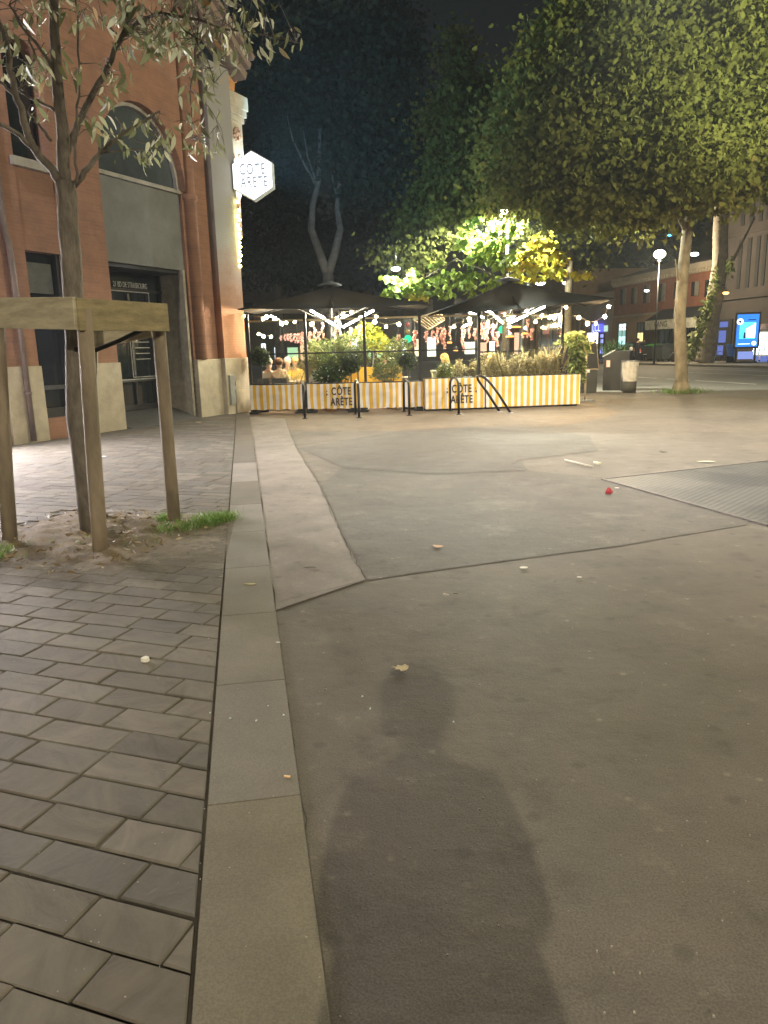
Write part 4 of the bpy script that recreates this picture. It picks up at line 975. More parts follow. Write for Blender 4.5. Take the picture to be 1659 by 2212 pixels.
# heaters: red glowing rings
M_HEAT = E('heater_glow', (1, .28, .05), 7)
for (x, y_, Y, sz) in [(795, 533, 21.2, 30), (845, 460, 21.8, 34), (908, 510, 22, 20), (332, 580, 22.5, 18), (380, 638, 22, 16)]:
    v, yy = z4(x, y_); p = at(v, yy, Y); r = sz * .28109 / 1598 * Y / 1.0
    t = empty('heat_lamp', p, 0, 'small heat lamp glowing orange under the right parasol', 'heat lamp', 'orange heat lamps under the right parasol')
    s = MB(); s.lathe([(r, -.03), (r, 0), (r * .3, .01)], n=14); s.build('heating_ring', M_HEAT, t)
    s = MB(); s.lathe([(r * 1.1, .012), (r * .9, .05), (.02, .1)], n=14); s.tube([(0, 0, .08), (0, 0, 2.5 - p.z)], .008, 5); s.build('shade', M_DARKMET, t)

# ------------------------------------------------------------------ plants and pots on the terrace
M_DKLEAF = leaf_mat('dark_leaf', [(0, (.03, .055, .02)), (1, (.07, .11, .035))], .25)
M_MIDLEAF = leaf_mat('mid_leaf', [(0, (.11, .16, .045)), (.7, (.24, .28, .1)), (1, (.42, .42, .18))], .45)
M_DRYLEAF = leaf_mat('dry_grass', [(0, (.22, .19, .09)), (.6, (.4, .35, .18)), (1, (.6, .53, .32))], .5)
M_LIME = leaf_mat('lime_leaf', [(0, (.25, .3, .03)), (1, (.5, .5, .06))], .35)
def shell(c, r, n, sd):
    g_ = np.random.default_rng(sd); q = g_.normal(size=(n, 3)); q /= np.linalg.norm(q, axis=1)[:, None]
    return np.array(c) + q * np.array(r) * g_.uniform(.55, 1.02, n)[:, None]
def pot(t, r=.17, h=.32, mat=None, z=0):
    s = MB(); s.lathe([(r * .72, 0), (r * .95, h * .9), (r * 1.06, h * .9), (r * 1.06, h), (r * .85, h), (r * .8, h * .9)], (0, 0, z), 16); return s.build('pot', mat or M_TERRAP, t)
def topiary(v, y_, Y, r, label):
    c = at(v, y_, Y); t = empty('ball_topiary', (c.x, c.y, 0), 0, label, 'topiary', 'ball shaped shrubs behind the barriers')
    pot(t, .2, .42, M_DARKMET)
    s = MB(); s.tube([(0, 0, .4), (.01, 0, c.z)], .02, 7); s.build('stem', M_BARK, t)
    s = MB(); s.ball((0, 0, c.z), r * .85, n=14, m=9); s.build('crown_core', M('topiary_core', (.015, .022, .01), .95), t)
    leaves('crown', shell((0, 0, c.z), (r, r, r * .95), 750, int(v)), .065, M_DKLEAF, t, 'ivy', int(v), droop=.2)
topiary(563, 770, 19.9, .27, 'dark ball shaped shrub on a stem right beside the building')
topiary(757, 788, 19.7, .27, 'dark bushy ball shrub behind the second bike hoop')
topiary(882, 780, 19.7, .24, 'dark ball shrub next to the fourth terrace post')
def bush(v, Y, blobs, n, size, mat, label, shape='lance', cat='shrub', name='potted_shrub', potm=None, sd=1, stem=True, droop=-.4, flowers=0):
    c = at(v, 800, Y); t = empty(name, (c.x, c.y, 0), 0, label, cat)
    pot(t, .2, .4, potm)
    pts = np.concatenate([shell(b[:3], b[3:6], int(n / len(blobs)), sd + i) for i, b in enumerate(blobs)])
    leaves('foliage', pts, size, mat, t, shape, sd, droop=droop)
    if flowers: leaves('flowers', pts[::max(1, len(pts) // flowers)] * 1.02, .05, M_WHFL, t, 'round', sd + 1, droop=0)
    if stem:
        s = MB()
        for i, b in enumerate(blobs): s.tube([(0, 0, .35), (b[0] * .4, b[1] * .4, .4 + (b[2] - .4) * .5), b[:3]], [.016, .012, .006], 5)
        s.build('stems', M_BARK, t)
bush(740, 20.1, [(-.3, 0, 1.5, .5, .3, .35), (.25, 0, 1.65, .55, .3, .35), (-.1, 0, 1.15, .4, .3, .35), (.45, 0, 1.35, .35, .25, .3)], 2200, .12, M_MIDLEAF, 'tall leafy shrub behind the barrier lettered in black', sd=21)
bush(700, 20.4, [(0, 0, 1.0, .32, .25, .4), (-.25, 0, 1.45, .3, .2, .4)], 700, .12, M_MIDLEAF, 'thin olive green shrub behind the second terrace post', sd=23)
bush(712, 19.6, [(0, 0, .9, .45, .25, .22)], 500, .1, M_DKLEAF, 'low dark shrub with white flowers over the barrier edge', 'ivy', sd=25, flowers=90)
bush(845, 19.9, [(0, 0, 1.15, .42, .3, .5), (.2, 0, 1.5, .35, .3, .35), (-.2, 0, .95, .35, .25, .25)], 1500, .11, M_MIDLEAF, 'olive bush beside the right ball shrub', sd=27)
bush(795, 21.5, [(0, 0, 2.0, .35, .3, .3), (.3, 0, 1.75, .3, .3, .3)], 500, .13, M_LIME, 'lime green plant glowing under the left parasol', 'ivy', sd=29)
bush(640, 20.3, [(0, 0, .95, .5, .3, .3), (.3, 0, 1.2, .3, .2, .4)], 900, .12, M_DRYLEAF, 'dry brown grass plant in front of the seated guests', 'blade', sd=31, droop=-1.5)
def tuft(v, Y, n, h, w, mat, label, sd, name='ornamental_grass', cat='grass plant', z0=.72, potm=None):
    c = at(v, 810, Y); t = empty(name, (c.x, c.y, 0), 0, label, cat)
    s = MB(); s.bb(-w, w, -.12, .12, 0.35, z0 + .02); s.build('trough', potm or M_DARKMET, t)
    s = MB(); s.bb(-w * .8, -w * .6, -.1, .1, 0, .35); s.bb(w * .6, w * .8, -.1, .1, 0, .35); s.build('trough_leg', M_DARKMET, t)
    g_ = np.random.default_rng(sd); pts = np.c_[g_.uniform(-w, w, n), g_.uniform(-.1, .1, n), np.full(n, z0)]
    leaves('blades', pts[:n // 7], h * .9, mat, t, 'blade', sd, droop=-3.2, var=.5)
    m = n * 5; hx = g_.uniform(-w * 1.1, w * 1.1, m); top = .55 + .45 * np.abs(np.sin(hx * 7.3 + sd)); pts2 = np.c_[hx, g_.uniform(-.16, .16, m), z0 + h * g_.beta(1.15, 1.5, m) * top]
    leaves('plumes', pts2, .075, mat, t, 'lance', sd + 1, droop=-.6)
    if 'white tips' in label: leaves('white_tips', pts2[pts2[:, 2] > z0 + h * .42][:60], .06, M_WHFL, t, 'round', sd + 2, droop=.2)
    return t
tuft(1010, 19.9, 260, .52, .38, M_DRYLEAF, 'feathery dry grass plant behind the lettered planter box', 41)
tuft(960, 19.4, 160, .5, .16, M_MIDLEAF, 'spiky green reed plant with white tips at the left of the planter box', 42)
tuft(1085, 19.5, 380, .7, .5, M_DRYLEAF, 'broad dry pampas grass above the long planter box, left clump', 43)
tuft(1150, 19.55, 480, .7, .5, M_DRYLEAF, 'broad dry pampas grass above the long planter box, middle clump', 44)
tuft(1192, 19.6, 300, .7, .3, M_DRYLEAF, 'broad dry pampas grass above the long planter box, clump beside the dark post', 45)
def bamboo(v, Y):
    c = at(v, 800, Y); t = empty('potted_bamboo', (c.x, c.y, 0), 0, 'tall bushy bamboo plant at the right end of the terrace', 'bamboo')
    pot(t, .25, .45, M_DARKMET)
    pts = np.concatenate([shell((0, 0, 1.55), (.42, .4, .38), 700, 51), shell((.05, 0, .95), (.28, .28, .5), 500, 52)])
    leaves('foliage', pts, .17, M_MIDLEAF, t, 'lance', 53, droop=.6)
    s = MB()
    for k in range(9): a = k * .7; s.tube([(.08 * math.cos(a), .08 * math.sin(a), .4), (.2 * math.cos(a), .2 * math.sin(a), 1.6)], .012, 5)
    s.build('canes', M_BARK, t)
bamboo(1238, 20.3)
s = empty('dark_post', at(1213, 880, 19.6) * 1, 0, 'thick dark square post in front of the bamboo plant', 'post'); s.location.z = 0
b = MB(); b.bb(-.1, .1, -.1, .1, 0, 1.45); b.build('shaft', M('post_brown', (.035, .028, .025), .6), s, .01); b = MB(); b.bb(-.12, .12, -.12, .12, 1.45, 1.48); b.build('cap', M_DARKMET, s)

# cream planters and yellow benches, tables, chairs
def cream(v, Y, w, z, label):
    c = at(v, 830, Y); t = empty('cream_planter', (c.x, c.y, 0), 0, label, 'planter')
    s = MB(); s.bb(-w / 2, w / 2, -.18, .18, .35, z); s.build('box', M_CREAM, t, .02)
    s = MB(); s.bb(-w / 2 - .03, w / 2 + .03, -.21, .21, z, z + .05); s.build('rim', M_CREAM, t, .01)
    for sx in (-1, 1): 
        s = MB(); s.bb(sx * w * .4 - .03, sx * w * .4 + .03, -.12, .12, 0, .35); s.build('leg', M_DARKMET, t)
cream(994, 20.4, .62, .95, 'cream planter box behind the upright bike hoop, between the posts')
cream(1024, 20.2, .3, .93, 'small cream planter box touching the post right of the lettering')
cream(1076, 20.2, .6, .98, 'cream planter box above the fallen bike hoop')
cream(945, 20.8, .3, .9, 'narrow cream planter box behind the reed plant')
def bench(v, Y, w, label):
    c = at(v, 812, Y); t = empty('yellow_bench', (c.x, c.y, 0), 0, label, 'bench', 'yellow benches under the left parasol')
    s = MB(); s.bb(-w / 2, w / 2, -.22, .22, .42, .47); s.build('seat', M_YEL, t, .008)
    s = MB(); s.bb(-w / 2, w / 2, -.26, -.22, .5, 1.08); s.build('backrest', M_YEL, t, .008)
    for sx in (-1, 1):
        s = MB(); s.bb(sx * (w / 2 - .06) - .03, sx * (w / 2 - .06) + .03, -.2, .2, 0, .42); s.build('leg', M_DARKMET, t)
bench(722, 21, .3, 'short yellow bench, left of the three')
bench(752, 21.1, .52, 'yellow bench behind the second bike hoop')
bench(822, 21.2, 1.2, 'long yellow bench behind the plain middle barrier')
def table(v, Y, label):
    c = at(v, 800, Y); t = empty('round_table', (c.x, c.y, 0), 0, label, 'table', 'small round tables on the terrace')
    s = MB(); s.lathe([(.35, .72), (.36, .735), (.35, .75)], n=20); s.build('table_top', M('table_top', (.55, .5, .4), .4), t)
    s = MB(); s.lathe([(.03, .03), (.03, .72)], n=10); s.build('leg', M_DARKMET, t)
    s = MB(); s.lathe([(.24, 0), (.22, .03)], n=16); s.build('foot', M_DARKMET, t)
table(640, 20.9, 'small round table between the seated guests on the left'); table(1000, 21.4, 'small round table under the right parasol'); table(860, 22.2, 'small round table at the back between the parasols')
def chair(x, y_, rz, label):
    t = empty('metal_chair', (x, y_, 0), rz, label, 'chair', 'terrace chairs under the guests')
    s = MB(); s.bb(-.21, .21, -.21, .21, .44, .465); s.build('seat', M_DARKMET, t, .006)
    s = MB(); s.bb(-.2, .2, -.23, -.21, .58, .86); s.build('backrest', M_DARKMET, t, .006)
    for sx in (-1, 1):
        for sy in (-1, 1):
            s = MB(); s.tube([(sx * .18, sy * .18, .44), (sx * .2, sy * .21, 0)], .011, 6); s.build('leg', M_DARKMET, t)
        s = MB(); s.tube([(sx * .18, -.2, .44), (sx * .18, -.22, .6)], .011, 6); s.build('back_strut', M_DARKMET, t)

# ------------------------------------------------------------------ people
def person(loc, rz, label, pose='sit', top=(.5, .3, .2), legs=(.05, .06, .09), skin=(.55, .33, .22), hair=(.05, .03, .02), long_hair=False, arms=None, lean=0, group=None, shoe=(.02, .02, .02), bulk=1.0, coat=False, hair_r=.118):
    J = {}; Ed = []
    def j(n, x, y, z, r, mt): J[n] = (Vector((x, y, z)), r, mt)
    def e(*ns):
        for a, b in zip(ns, ns[1:]): Ed.append((a, b))
    if pose == 'sit':
        dz = .52; ln = lean
        j('pel', 0, 0, dz, .135, 1); j('wai', 0, -.01 + ln * .2, dz + .2, .125, 0); j('che', 0, ln * .6, dz + .42, .145, 0); j('nec', 0, .03 + ln, dz + .6, .058, 2); j('hd0', 0, .05 + ln, dz + .68, .07, 2); j('hd1', 0, .06 + ln, dz + .79, .1, 2); j('hd2', 0, .05 + ln, dz + .87, .075, 2)
        for s_, n in ((-1, 'l'), (1, 'r')):
            j('sh' + n, s_ * .17, ln * .8, dz + .51, .072, 0)
            A = arms or ((.25, .1 + ln, dz + .27), (.12, .34 + ln, dz + .28))
            j('el' + n, s_ * A[0][0], A[0][1], A[0][2], .05, 0); j('wr' + n, s_ * A[1][0], A[1][1], A[1][2], .034, 2); j('ha' + n, s_ * A[1][0] * .9, A[1][1] + .07, A[1][2], .036, 2)
            j('hi' + n, s_ * .1, .05, dz - .02, .1, 1); j('kn' + n, s_ * .13, .44, dz - .02, .065, 1); j('an' + n, s_ * .13, .42, .09, .042, 1); j('to' + n, s_ * .14, .57, .04, .04, 3)
    else:
        j('pel', 0, 0, .95, .135 * bulk, 1); j('wai', 0, .01, 1.1, .12 * bulk, 0); j('che', 0, 0, 1.32, .145 * bulk, 0); j('nec', 0, .01, 1.49, .056, 2); j('hd0', 0, .03, 1.55, .07, 2); j('hd1', 0, .04, 1.64, .1, 2); j('hd2', 0, .03, 1.71, .072, 2)
        for s_, n in ((-1, 'l'), (1, 'r')):
            j('sh' + n, s_ * .18, 0, 1.41, .07, 0)
            A = arms or ((.25, -.02, 1.14), (.24, .08, .9))
            j('el' + n, s_ * A[0][0], A[0][1], A[0][2], .048, 0); j('wr' + n, s_ * A[1][0], A[1][1], A[1][2], .033, 2); j('ha' + n, s_ * A[1][0], A[1][1] + (.06 if arms else .02), A[1][2] - (0 if arms else .07), .036, 2)
            j('hi' + n, s_ * .1, 0, .9, .1, 1); j('kn' + n, s_ * .11, .02, .5, .065, 1); j('an' + n, s_ * .11, -.01, .09, .043, 1); j('to' + n, s_ * .13, .13, .04, .04, 3)
    e('pel', 'wai', 'che', 'nec', 'hd0', 'hd1', 'hd2')
    for n in 'lr': e('che', 'sh' + n, 'el' + n, 'wr' + n, 'ha' + n); e('pel', 'hi' + n, 'kn' + n, 'an' + n, 'to' + n)
    names = list(J); idx = {n: i for i, n in enumerate(names)}
    me = bpy.data.meshes.new('tmp'); me.from_pydata([J[n][0] for n in names], [(idx[a], idx[b]) for a, b in Ed], [])
    o = bpy.data.objects.new('tmp', me); COL.objects.link(o)
    md = o.modifiers.new('skin', 'SKIN'); md.use_smooth_shade = True
    for i, n in enumerate(names): me.skin_vertices[0].data[i].radius = (J[n][1],) * 2; me.skin_vertices[0].data[i].use_root = (n == 'pel')
    sb = o.modifiers.new('sub', 'SUBSURF'); sb.levels = 1; sb.render_levels = 1
    bpy.context.view_layer.update()
    ev = o.evaluated_get(bpy.context.evaluated_depsgraph_get()); bm_ = bpy.data.meshes.new_from_object(ev)
    bpy.data.objects.remove(o)
    b = MB(); b.sm = True; vs = [v.co.copy() for v in bm_.vertices]
    segs = [(J[a][0], J[c][0], max(J[a][2], J[c][2]) if not (J[a][2] == 0 or J[c][2] == 0) else (J[c][2] if a.startswith('el') else 0)) for a, c in Ed]
    segs = []
    for a, c in Ed:
        A, C = J[a], J[c]; mid = A[0].lerp(C[0], .5)
        segs += [(A[0], mid, A[2]), (mid, C[0], C[2])]
    for p in bm_.polygons:
        c = p.center; best = 9; mt = 0
        for A, C, m in segs:
            d = C - A; t_ = max(0, min(1, (c - A).dot(d) / max(d.length_squared, 1e-9))); ds = (c - (A + d * t_)).length
            if ds < best: best, mt = ds, m
        b.cur = mt; b.add([vs[i] for i in p.vertices], [tuple(range(len(p.vertices)))])
    bpy.data.meshes.remove(bm_)
    b.cur = 2; hd = J['hd1'][0]
    b.ball(hd + Vector((0, .1, -.02)), .02, (.8, 1.2, 1.2), 6, 4)
    for s_ in (-1, 1): b.ball(hd + Vector((s_ * .1, 0, -.01)), .025, (.4, .8, 1.2), 6, 4)
    b.cur = 4
    for s_ in (-1, 1): b.ball(hd + Vector((s_ * .035, .092, .012)), .011, n=6, m=4)
    b.cur = 5; b.ball(hd + Vector((0, .09, -.062)), .02, (1.2, .4, .35), 6, 4)
    b.cur = 2
    for n, s_ in (('l', -1), ('r', 1)):                     # five fingers on each palm
        w_, h_ = J['wr' + n][0], J['ha' + n][0]; d = (h_ - w_).normalized(); sd = Vector((1, 0, 0)) if abs(d.x) < .8 else Vector((0, 1, 0))
        dn = d.cross(sd).normalized()
        for k in range(4):
            q0 = h_ + sd * (k - 1.5) * .019; Lf = (.075, .085, .08, .06)[k]
            b.tube([q0, q0 + d * Lf * .55 - dn * .004, q0 + d * Lf + dn * .02], [.0095, .0085, .0065], 6)
        q0 = w_.lerp(h_, .5) - sd * s_ * .03; b.tube([q0, q0 - sd * s_ * .03 + d * .035, q0 - sd * s_ * .03 + d * .065], [.011, .01, .007], 6)
    t = empty('person', loc, rz, label, 'person', group)
    if coat:
        cm = MB(); cm.lathe([(.07, 1.43), (.15, 1.39), (.2, 1.28), (.21, 1.15), (.26, .95), (.32, .7), (.31, .69)], n=20); cm.v = [(x * 1.02, y_ * .62, z) for x, y_, z in cm.v]
    key = '%s_%d' % (label[:12], int(loc[0] * 10))
    body = b.build('body', [M('top', top, .8, .15), M('trousers', legs, .8), M('skin', skin, .55, .08), M('shoes', shoe, .6), M('eyes', (.02, .02, .02), .3), M('lips', (.35, .12, .1), .5)], t)
    if coat: cm.build('coat', M('coat', top, .85), body)
    h = MB(); h.sm = True
    h.ball(hd + Vector((0, -.025, .045 if coat else .035)), hair_r, (1, 1.02, .95), 12, 8)
    if long_hair: h.tube([hd + Vector((0, -.05, .04)), hd + Vector((0, -.1, -.1)), hd + Vector((0, -.14, -.34))], [.1, .11, .06], 10)
    h.build('hair', M('hair', hair, .6, .3), body)
    return t
seats = [
 (603, 20.5, math.radians(5), dict(label='person in a peach shirt seated with their back to the street', top=(.72, .5, .33), hair=(.16, .07, .03))),
 (579, 20.7, math.radians(-30), dict(label='person in white with pale hair seated against the building end of the terrace', top=(.75, .68, .62), hair=(.4, .38, .36), skin=(.6, .4, .3))),
 (640, 21.9, math.radians(175), dict(label='person in a yellow top leaning over the table, facing the street', top=(.75, .5, .08), hair=(.45, .28, .1), lean=.1)),
 (621, 22.2, math.radians(200), dict(label='person in a grey shirt behind the one in peach', top=(.5, .48, .5), hair=(.5, .45, .4))),
 (684, 20.6, math.radians(70), dict(label='person in a white shirt seated behind the second terrace post', top=(.8, .78, .76), hair=(.05, .03, .02))),
 (962, 21.0, math.radians(30), dict(label='person with long blond hair seated behind the reed plant', top=(.15, .1, .08), hair=(.6, .38, .12), long_hair=True)),
 (1060, 20.7, math.radians(-20), dict(label='person with long blond hair seated above the fallen bike hoop', top=(.1, .08, .1), hair=(.65, .4, .13), long_hair=True)),
 (830, 21.9, math.radians(190), dict(label='person in a coral top seated behind the long yellow bench', top=(.7, .22, .13), hair=(.06, .03, .02))),
]
for v, Y, rz, kw in seats:
    c = at(v, 800, Y); chair(c.x, c.y, rz, 'dark metal chair carrying the ' + kw['label'].replace('person', 'guest', 1).split(' seated')[0].split(' leaning')[0].split(' behind')[0] + (' near the building' if 'building' in kw['label'] else '') + (' by the reeds' if 'reed' in kw['label'] else '') + (' above the fallen hoop' if 'fallen' in kw['label'] else ''))
    person((c.x, c.y, -.045), rz, **kw)

# ------------------------------------------------------------------ trees
def tree_root(name, base, label, group=None): return empty(name, base, 0, label, 'tree', group)
def limbs(t, name, mat, paths, n=10):
    O = Vector(t.location)
    for i, (pts, r0, r1) in enumerate(paths):
        k = len(pts); q = [Vector(p) - O for p in pts]
        s = MB(); s.tube(q, [r0 + (r1 - r0) * j / (k - 1) for j in range(k)], n); s.build(name if i else 'trunk', mat, t)
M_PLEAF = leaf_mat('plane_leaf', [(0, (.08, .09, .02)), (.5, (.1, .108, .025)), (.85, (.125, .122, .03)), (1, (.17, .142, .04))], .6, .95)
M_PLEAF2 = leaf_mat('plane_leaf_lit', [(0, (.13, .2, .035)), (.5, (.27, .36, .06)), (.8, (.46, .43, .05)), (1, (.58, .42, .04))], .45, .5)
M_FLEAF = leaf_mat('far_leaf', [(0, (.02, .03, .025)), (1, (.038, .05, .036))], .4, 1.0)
def crown(t, blobs, n, size, mat, seed, clump=.55, per=26, tint=None):
    O = Vector(t.location)
    bl = [(b[0] - O.x, b[1] - O.y, b[2] - O.z, *b[3:]) for b in blobs]
    pts = blob_pts(bl, n, seed, clump, per)
    g_ = np.random.default_rng(seed); k = len(pts) // per
    tt = np.clip(np.repeat(g_.uniform(0, 1, k), per) * .75 + g_.uniform(0, .25, len(pts)), 0, 1)
    return leaves('crown', pts, size, mat, t, 'plane', seed, droop=.9, var=.35, tint=tt)
def B(v, y_, Y, rv, ry, rd=None):
    """an ellipsoid seen at (v, y_) at distance Y with radii given in the same units"""
    c = at(v, y_, Y); k = Y / 1598
    return (c.x, c.y, c.z, rv * k, rd or rv * k, ry * k)
# right plane tree
tr = tree_root('plane_tree', (9.2, 22.9, 0), 'large plane tree with patchy bark and broad crown at the right of the plaza')
TB = Vector((9.2, 22.9, 0))
limbs(tr, 'limb', M_PLANE, [
 ([TB, TB + Vector((.02, 0, .25)), at(1470, 760, 22.9), at(1468, 680, 22.9), at(1478, 560, 22.9), at(1487, 480, 22.9), at(1500, 420, 22.9), at(1505, 330, 22.9), at(1500, 240, 22.9), at(1495, 120, 22.8), at(1490, 0, 22.7)], .2, .1),
 ([at(1484, 500, 22.9), at(1468, 470, 22.7), at(1448, 432, 22.4), at(1420, 380, 22.0), at(1380, 300, 21.6), at(1330, 220, 21.2)], .09, .03),
 ([at(1470, 612, 22.9), at(1464, 590, 22.8), at(1459, 560, 22.7)], .08, .012),
 ([at(1502, 400, 22.9), at(1550, 320, 23.4), at(1610, 230, 23.8), at(1660, 130, 24)], .08, .03),
 ([at(1505, 320, 22.9), at(1440, 220, 23.4), at(1380, 120, 23.8)], .07, .02)], 12)
s = MB(); s.lathe([(.34, 0), (.27, .12), (.21, .35)], n=14); s.build('root_flare', M_PLANE, tr)
crown(tr, [B(1340, 70, 23.5, 160, 95), B(1215, 190, 23, 100, 90), B(1400, 240, 22, 180, 120), B(1560, 120, 23, 160, 130), B(1640, 280, 22.5, 110, 130), B(1270, 330, 22, 150, 110), B(1450, 370, 21.5, 150, 62), B(1180, 300, 23, 110, 100), B(1300, 440, 21.6, 105, 52), B(1590, 370, 22.5, 90, 45), B(1640, 60, 24, 140, 140), B(1440, 20, 25, 190, 100), B(1172, 110, 23.5, 30, 36), B(1110, 400, 23, 60, 45), B(1385, 470, 21.8, 45, 30), B(1500, 425, 22, 70, 28)], 100000, .15, M_PLEAF, 61, clump=.72, per=48)
grass([(9.2, 22.9, .75), (9.0, 22.7, .5), (9.5, 22.8, .6)], 110, .16, 66, 'tuft of weeds around the foot of the large plane tree')
# left part of that crown: a second plane tree behind the terrace
b2 = at(1228, 640, 29); tb2 = tree_root('plane_tree', (b2.x, b2.y, 0), 'slim plane tree behind the right parasol with a tall pointed crown')
limbs(tb2, 'limb', M_PLANE, [([Vector((b2.x, b2.y, 0)), at(1228, 640, 29), at(1231, 560, 29), at(1233, 470, 29), at(1200, 330, 29), at(1120, 200, 29)], .16, .06), ([at(1232, 500, 29), at(1200, 460, 29.2), at(1165, 430, 29.4)], .05, .02)])
crown(tb2, [B(1040, 300, 29, 100, 120), B(1000, 400, 28.5, 90, 90), B(950, 480, 28, 85, 50), B(890, 555, 27.5, 50, 30), B(1100, 420, 28, 120, 80), B(1000, 200, 30, 48, 50), B(1080, 270, 29.5, 80, 60), B(988, 110, 30.5, 24, 44), B(1150, 500, 29.5, 90, 60), B(1260, 520, 30, 40, 70), B(960, 250, 30, 40, 40)], 40000, .17, M_PLEAF, 62, clump=.66, per=40)
# small tree lit by the lamp inside it
b3 = at(1090, 640, 25.5); tb3 = tree_root('small_tree', (b3.x, b3.y, 0), 'small bright green and yellow tree lit by a lamp, behind the parasols')
limbs(tb3, 'limb', M_PLANE, [([Vector((b3.x, b3.y, 0)), at(1092, 640, 25.5), at(1088, 560, 25.5), at(1076, 520, 25.5), at(1070, 480, 25.5)], .1, .04), ([at(1092, 610, 25.5), at(1120, 570, 25.3), at(1160, 540, 25.1), at(1215, 560, 25)], .05, .015), ([at(1092, 620, 25.5), at(1040, 580, 25.5), at(985, 560, 25.6), at(900, 610, 25.7)], .05, .015), ([at(1130, 560, 25.3), at(1170, 520, 25.2), at(1230, 575, 25)], .025, .01)])
lb = [B(1045, 505, 25.4, 60, 32), B(1105, 485, 25.5, 22, 20), B(1015, 540, 25.4, 40, 28), B(1060, 560, 25.3, 50, 28), B(960, 590, 25.6, 50, 24), B(880, 605, 25.7, 50, 20), B(850, 628, 25.7, 32, 12), B(930, 625, 25.6, 60, 16), B(1030, 610, 25.4, 50, 25)]
rb = [B(1160, 545, 25.1, 45, 22), B(1195, 560, 25, 32, 14), B(1215, 582, 25, 36, 16), B(1135, 590, 25.2, 45, 28), B(1255, 590, 24.9, 18, 8), B(1120, 625, 25.2, 30, 16), B(905, 632, 25.6, 25, 10), B(1180, 520, 25.2, 30, 10)]
O3 = Vector(tb3.location)
loc3 = lambda bl: [(b[0] - O3.x, b[1] - O3.y, b[2], *b[3:]) for b in bl]
pa, pb_ = blob_pts(loc3(lb), 1150, 71, .2, 9), blob_pts(loc3(rb), 620, 72, .18, 9)
g_ = np.random.default_rng(7)
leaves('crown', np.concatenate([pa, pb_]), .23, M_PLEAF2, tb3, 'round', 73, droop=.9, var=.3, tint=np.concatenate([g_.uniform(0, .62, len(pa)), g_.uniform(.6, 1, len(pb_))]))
# dark tree on the left behind the terrace
b4 = at(712, 640, 33); tb4 = tree_root('plane_tree', (b4.x, b4.y, 0), 'tall dark plane tree with a pale forked trunk rising behind the left parasol')
limbs(tb4, 'limb', M_DPLANE, [([Vector((b4.x, b4.y, 0)), at(712, 640, 33), at(708, 590, 33)], .28, .24),
 ([at(708, 595, 33), at(690, 545, 33), at(672, 495, 33), at(676, 440, 33), at(688, 395, 33), at(690, 330, 33), at(692, 270, 33)], .2, .06), ([at(708, 595, 33), at(722, 550, 33), at(735, 495, 33), at(728, 450, 33), at(733, 390, 33), at(738, 310, 33)], .2, .05),
 ([at(682, 400, 33), at(655, 350, 33), at(632, 300, 33), at(620, 250, 33)], .06, .02), ([at(684, 395, 33), at(665, 340, 33), at(655, 280, 33)], .05, .02), ([at(730, 440, 33), at(715, 370, 33), at(710, 300, 33)], .05, .02)], 10)
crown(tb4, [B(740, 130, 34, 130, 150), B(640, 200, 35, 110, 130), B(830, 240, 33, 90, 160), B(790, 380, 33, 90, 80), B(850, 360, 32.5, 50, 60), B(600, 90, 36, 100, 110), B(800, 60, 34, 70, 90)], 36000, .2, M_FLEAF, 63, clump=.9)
b5 = at(600, 700, 44); tb5 = tree_root('plane_tree', (b5.x, b5.y, 0), 'dark tree mass beside the building, behind the hexagonal sign')
limbs(tb5, 'limb', M_DPLANE, [([Vector((b5.x, b5.y, 0)), at(600, 640, 44), at(605, 500, 44)], .3, .15)])
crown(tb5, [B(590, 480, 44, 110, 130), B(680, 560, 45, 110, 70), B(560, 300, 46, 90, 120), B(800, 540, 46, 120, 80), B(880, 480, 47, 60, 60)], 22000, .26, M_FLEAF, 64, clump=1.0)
# ivy covered trunk across the road
b6 = Vector((21.6, 50.2, .13)); tb6 = tree_root('ivy_tree', b6, 'thick plane trunk wrapped in pale lit ivy on the far pavement')
limbs(tb6, 'limb', M('ivy_trunk_bark', (.22, .19, .16), .9, .35, 3, bump=.3, bscale=4), [([b6, b6 + Vector((.05, 0, .3)), at(1530, 740, 50), at(1535, 690, 50), at(1545, 640, 50), at(1556, 570, 50), at(1556, 500, 50), at(1562, 400, 50), at(1570, 280, 50)], .62, .4), ([at(1541, 650, 50), at(1546, 610, 49.6), at(1552, 550, 49.2)], .22, .05), ([at(1557, 610, 50), at(1572, 580, 50), at(1590, 550, 50), at(1630, 470, 50)], .16, .06)], 12)
iv = []
for (v, y_, n, sv, sy) in [(1535, 640, 110, 6, 12), (1528, 665, 120, 7, 10), (1520, 690, 90, 6, 14), (1512, 715, 80, 6, 12), (1498, 745, 160, 9, 12), (1492, 770, 60, 5, 10), (1545, 600, 60, 4, 12), (1578, 575, 50, 5, 12), (1502, 725, 60, 5, 6)]:
    for _ in range(int(n * .55)): iv.append(at(rnd.gauss(v, sv), rnd.gauss(y_, sy), 49.3 + rnd.uniform(-.3, .1)) - b6)
leaves('ivy', [tuple(p) for p in iv], .3, leaf_mat('ivy_leaf', [(0, (.12, .17, .05)), (1, (.4, .42, .2))], .3), tb6, 'ivy', 9, droop=.8)
crown(tb6, [B(1600, 300, 52, 150, 80), B(1480, 420, 55, 80, 50)], 5000, .5, M_FLEAF, 65, clump=1.0)

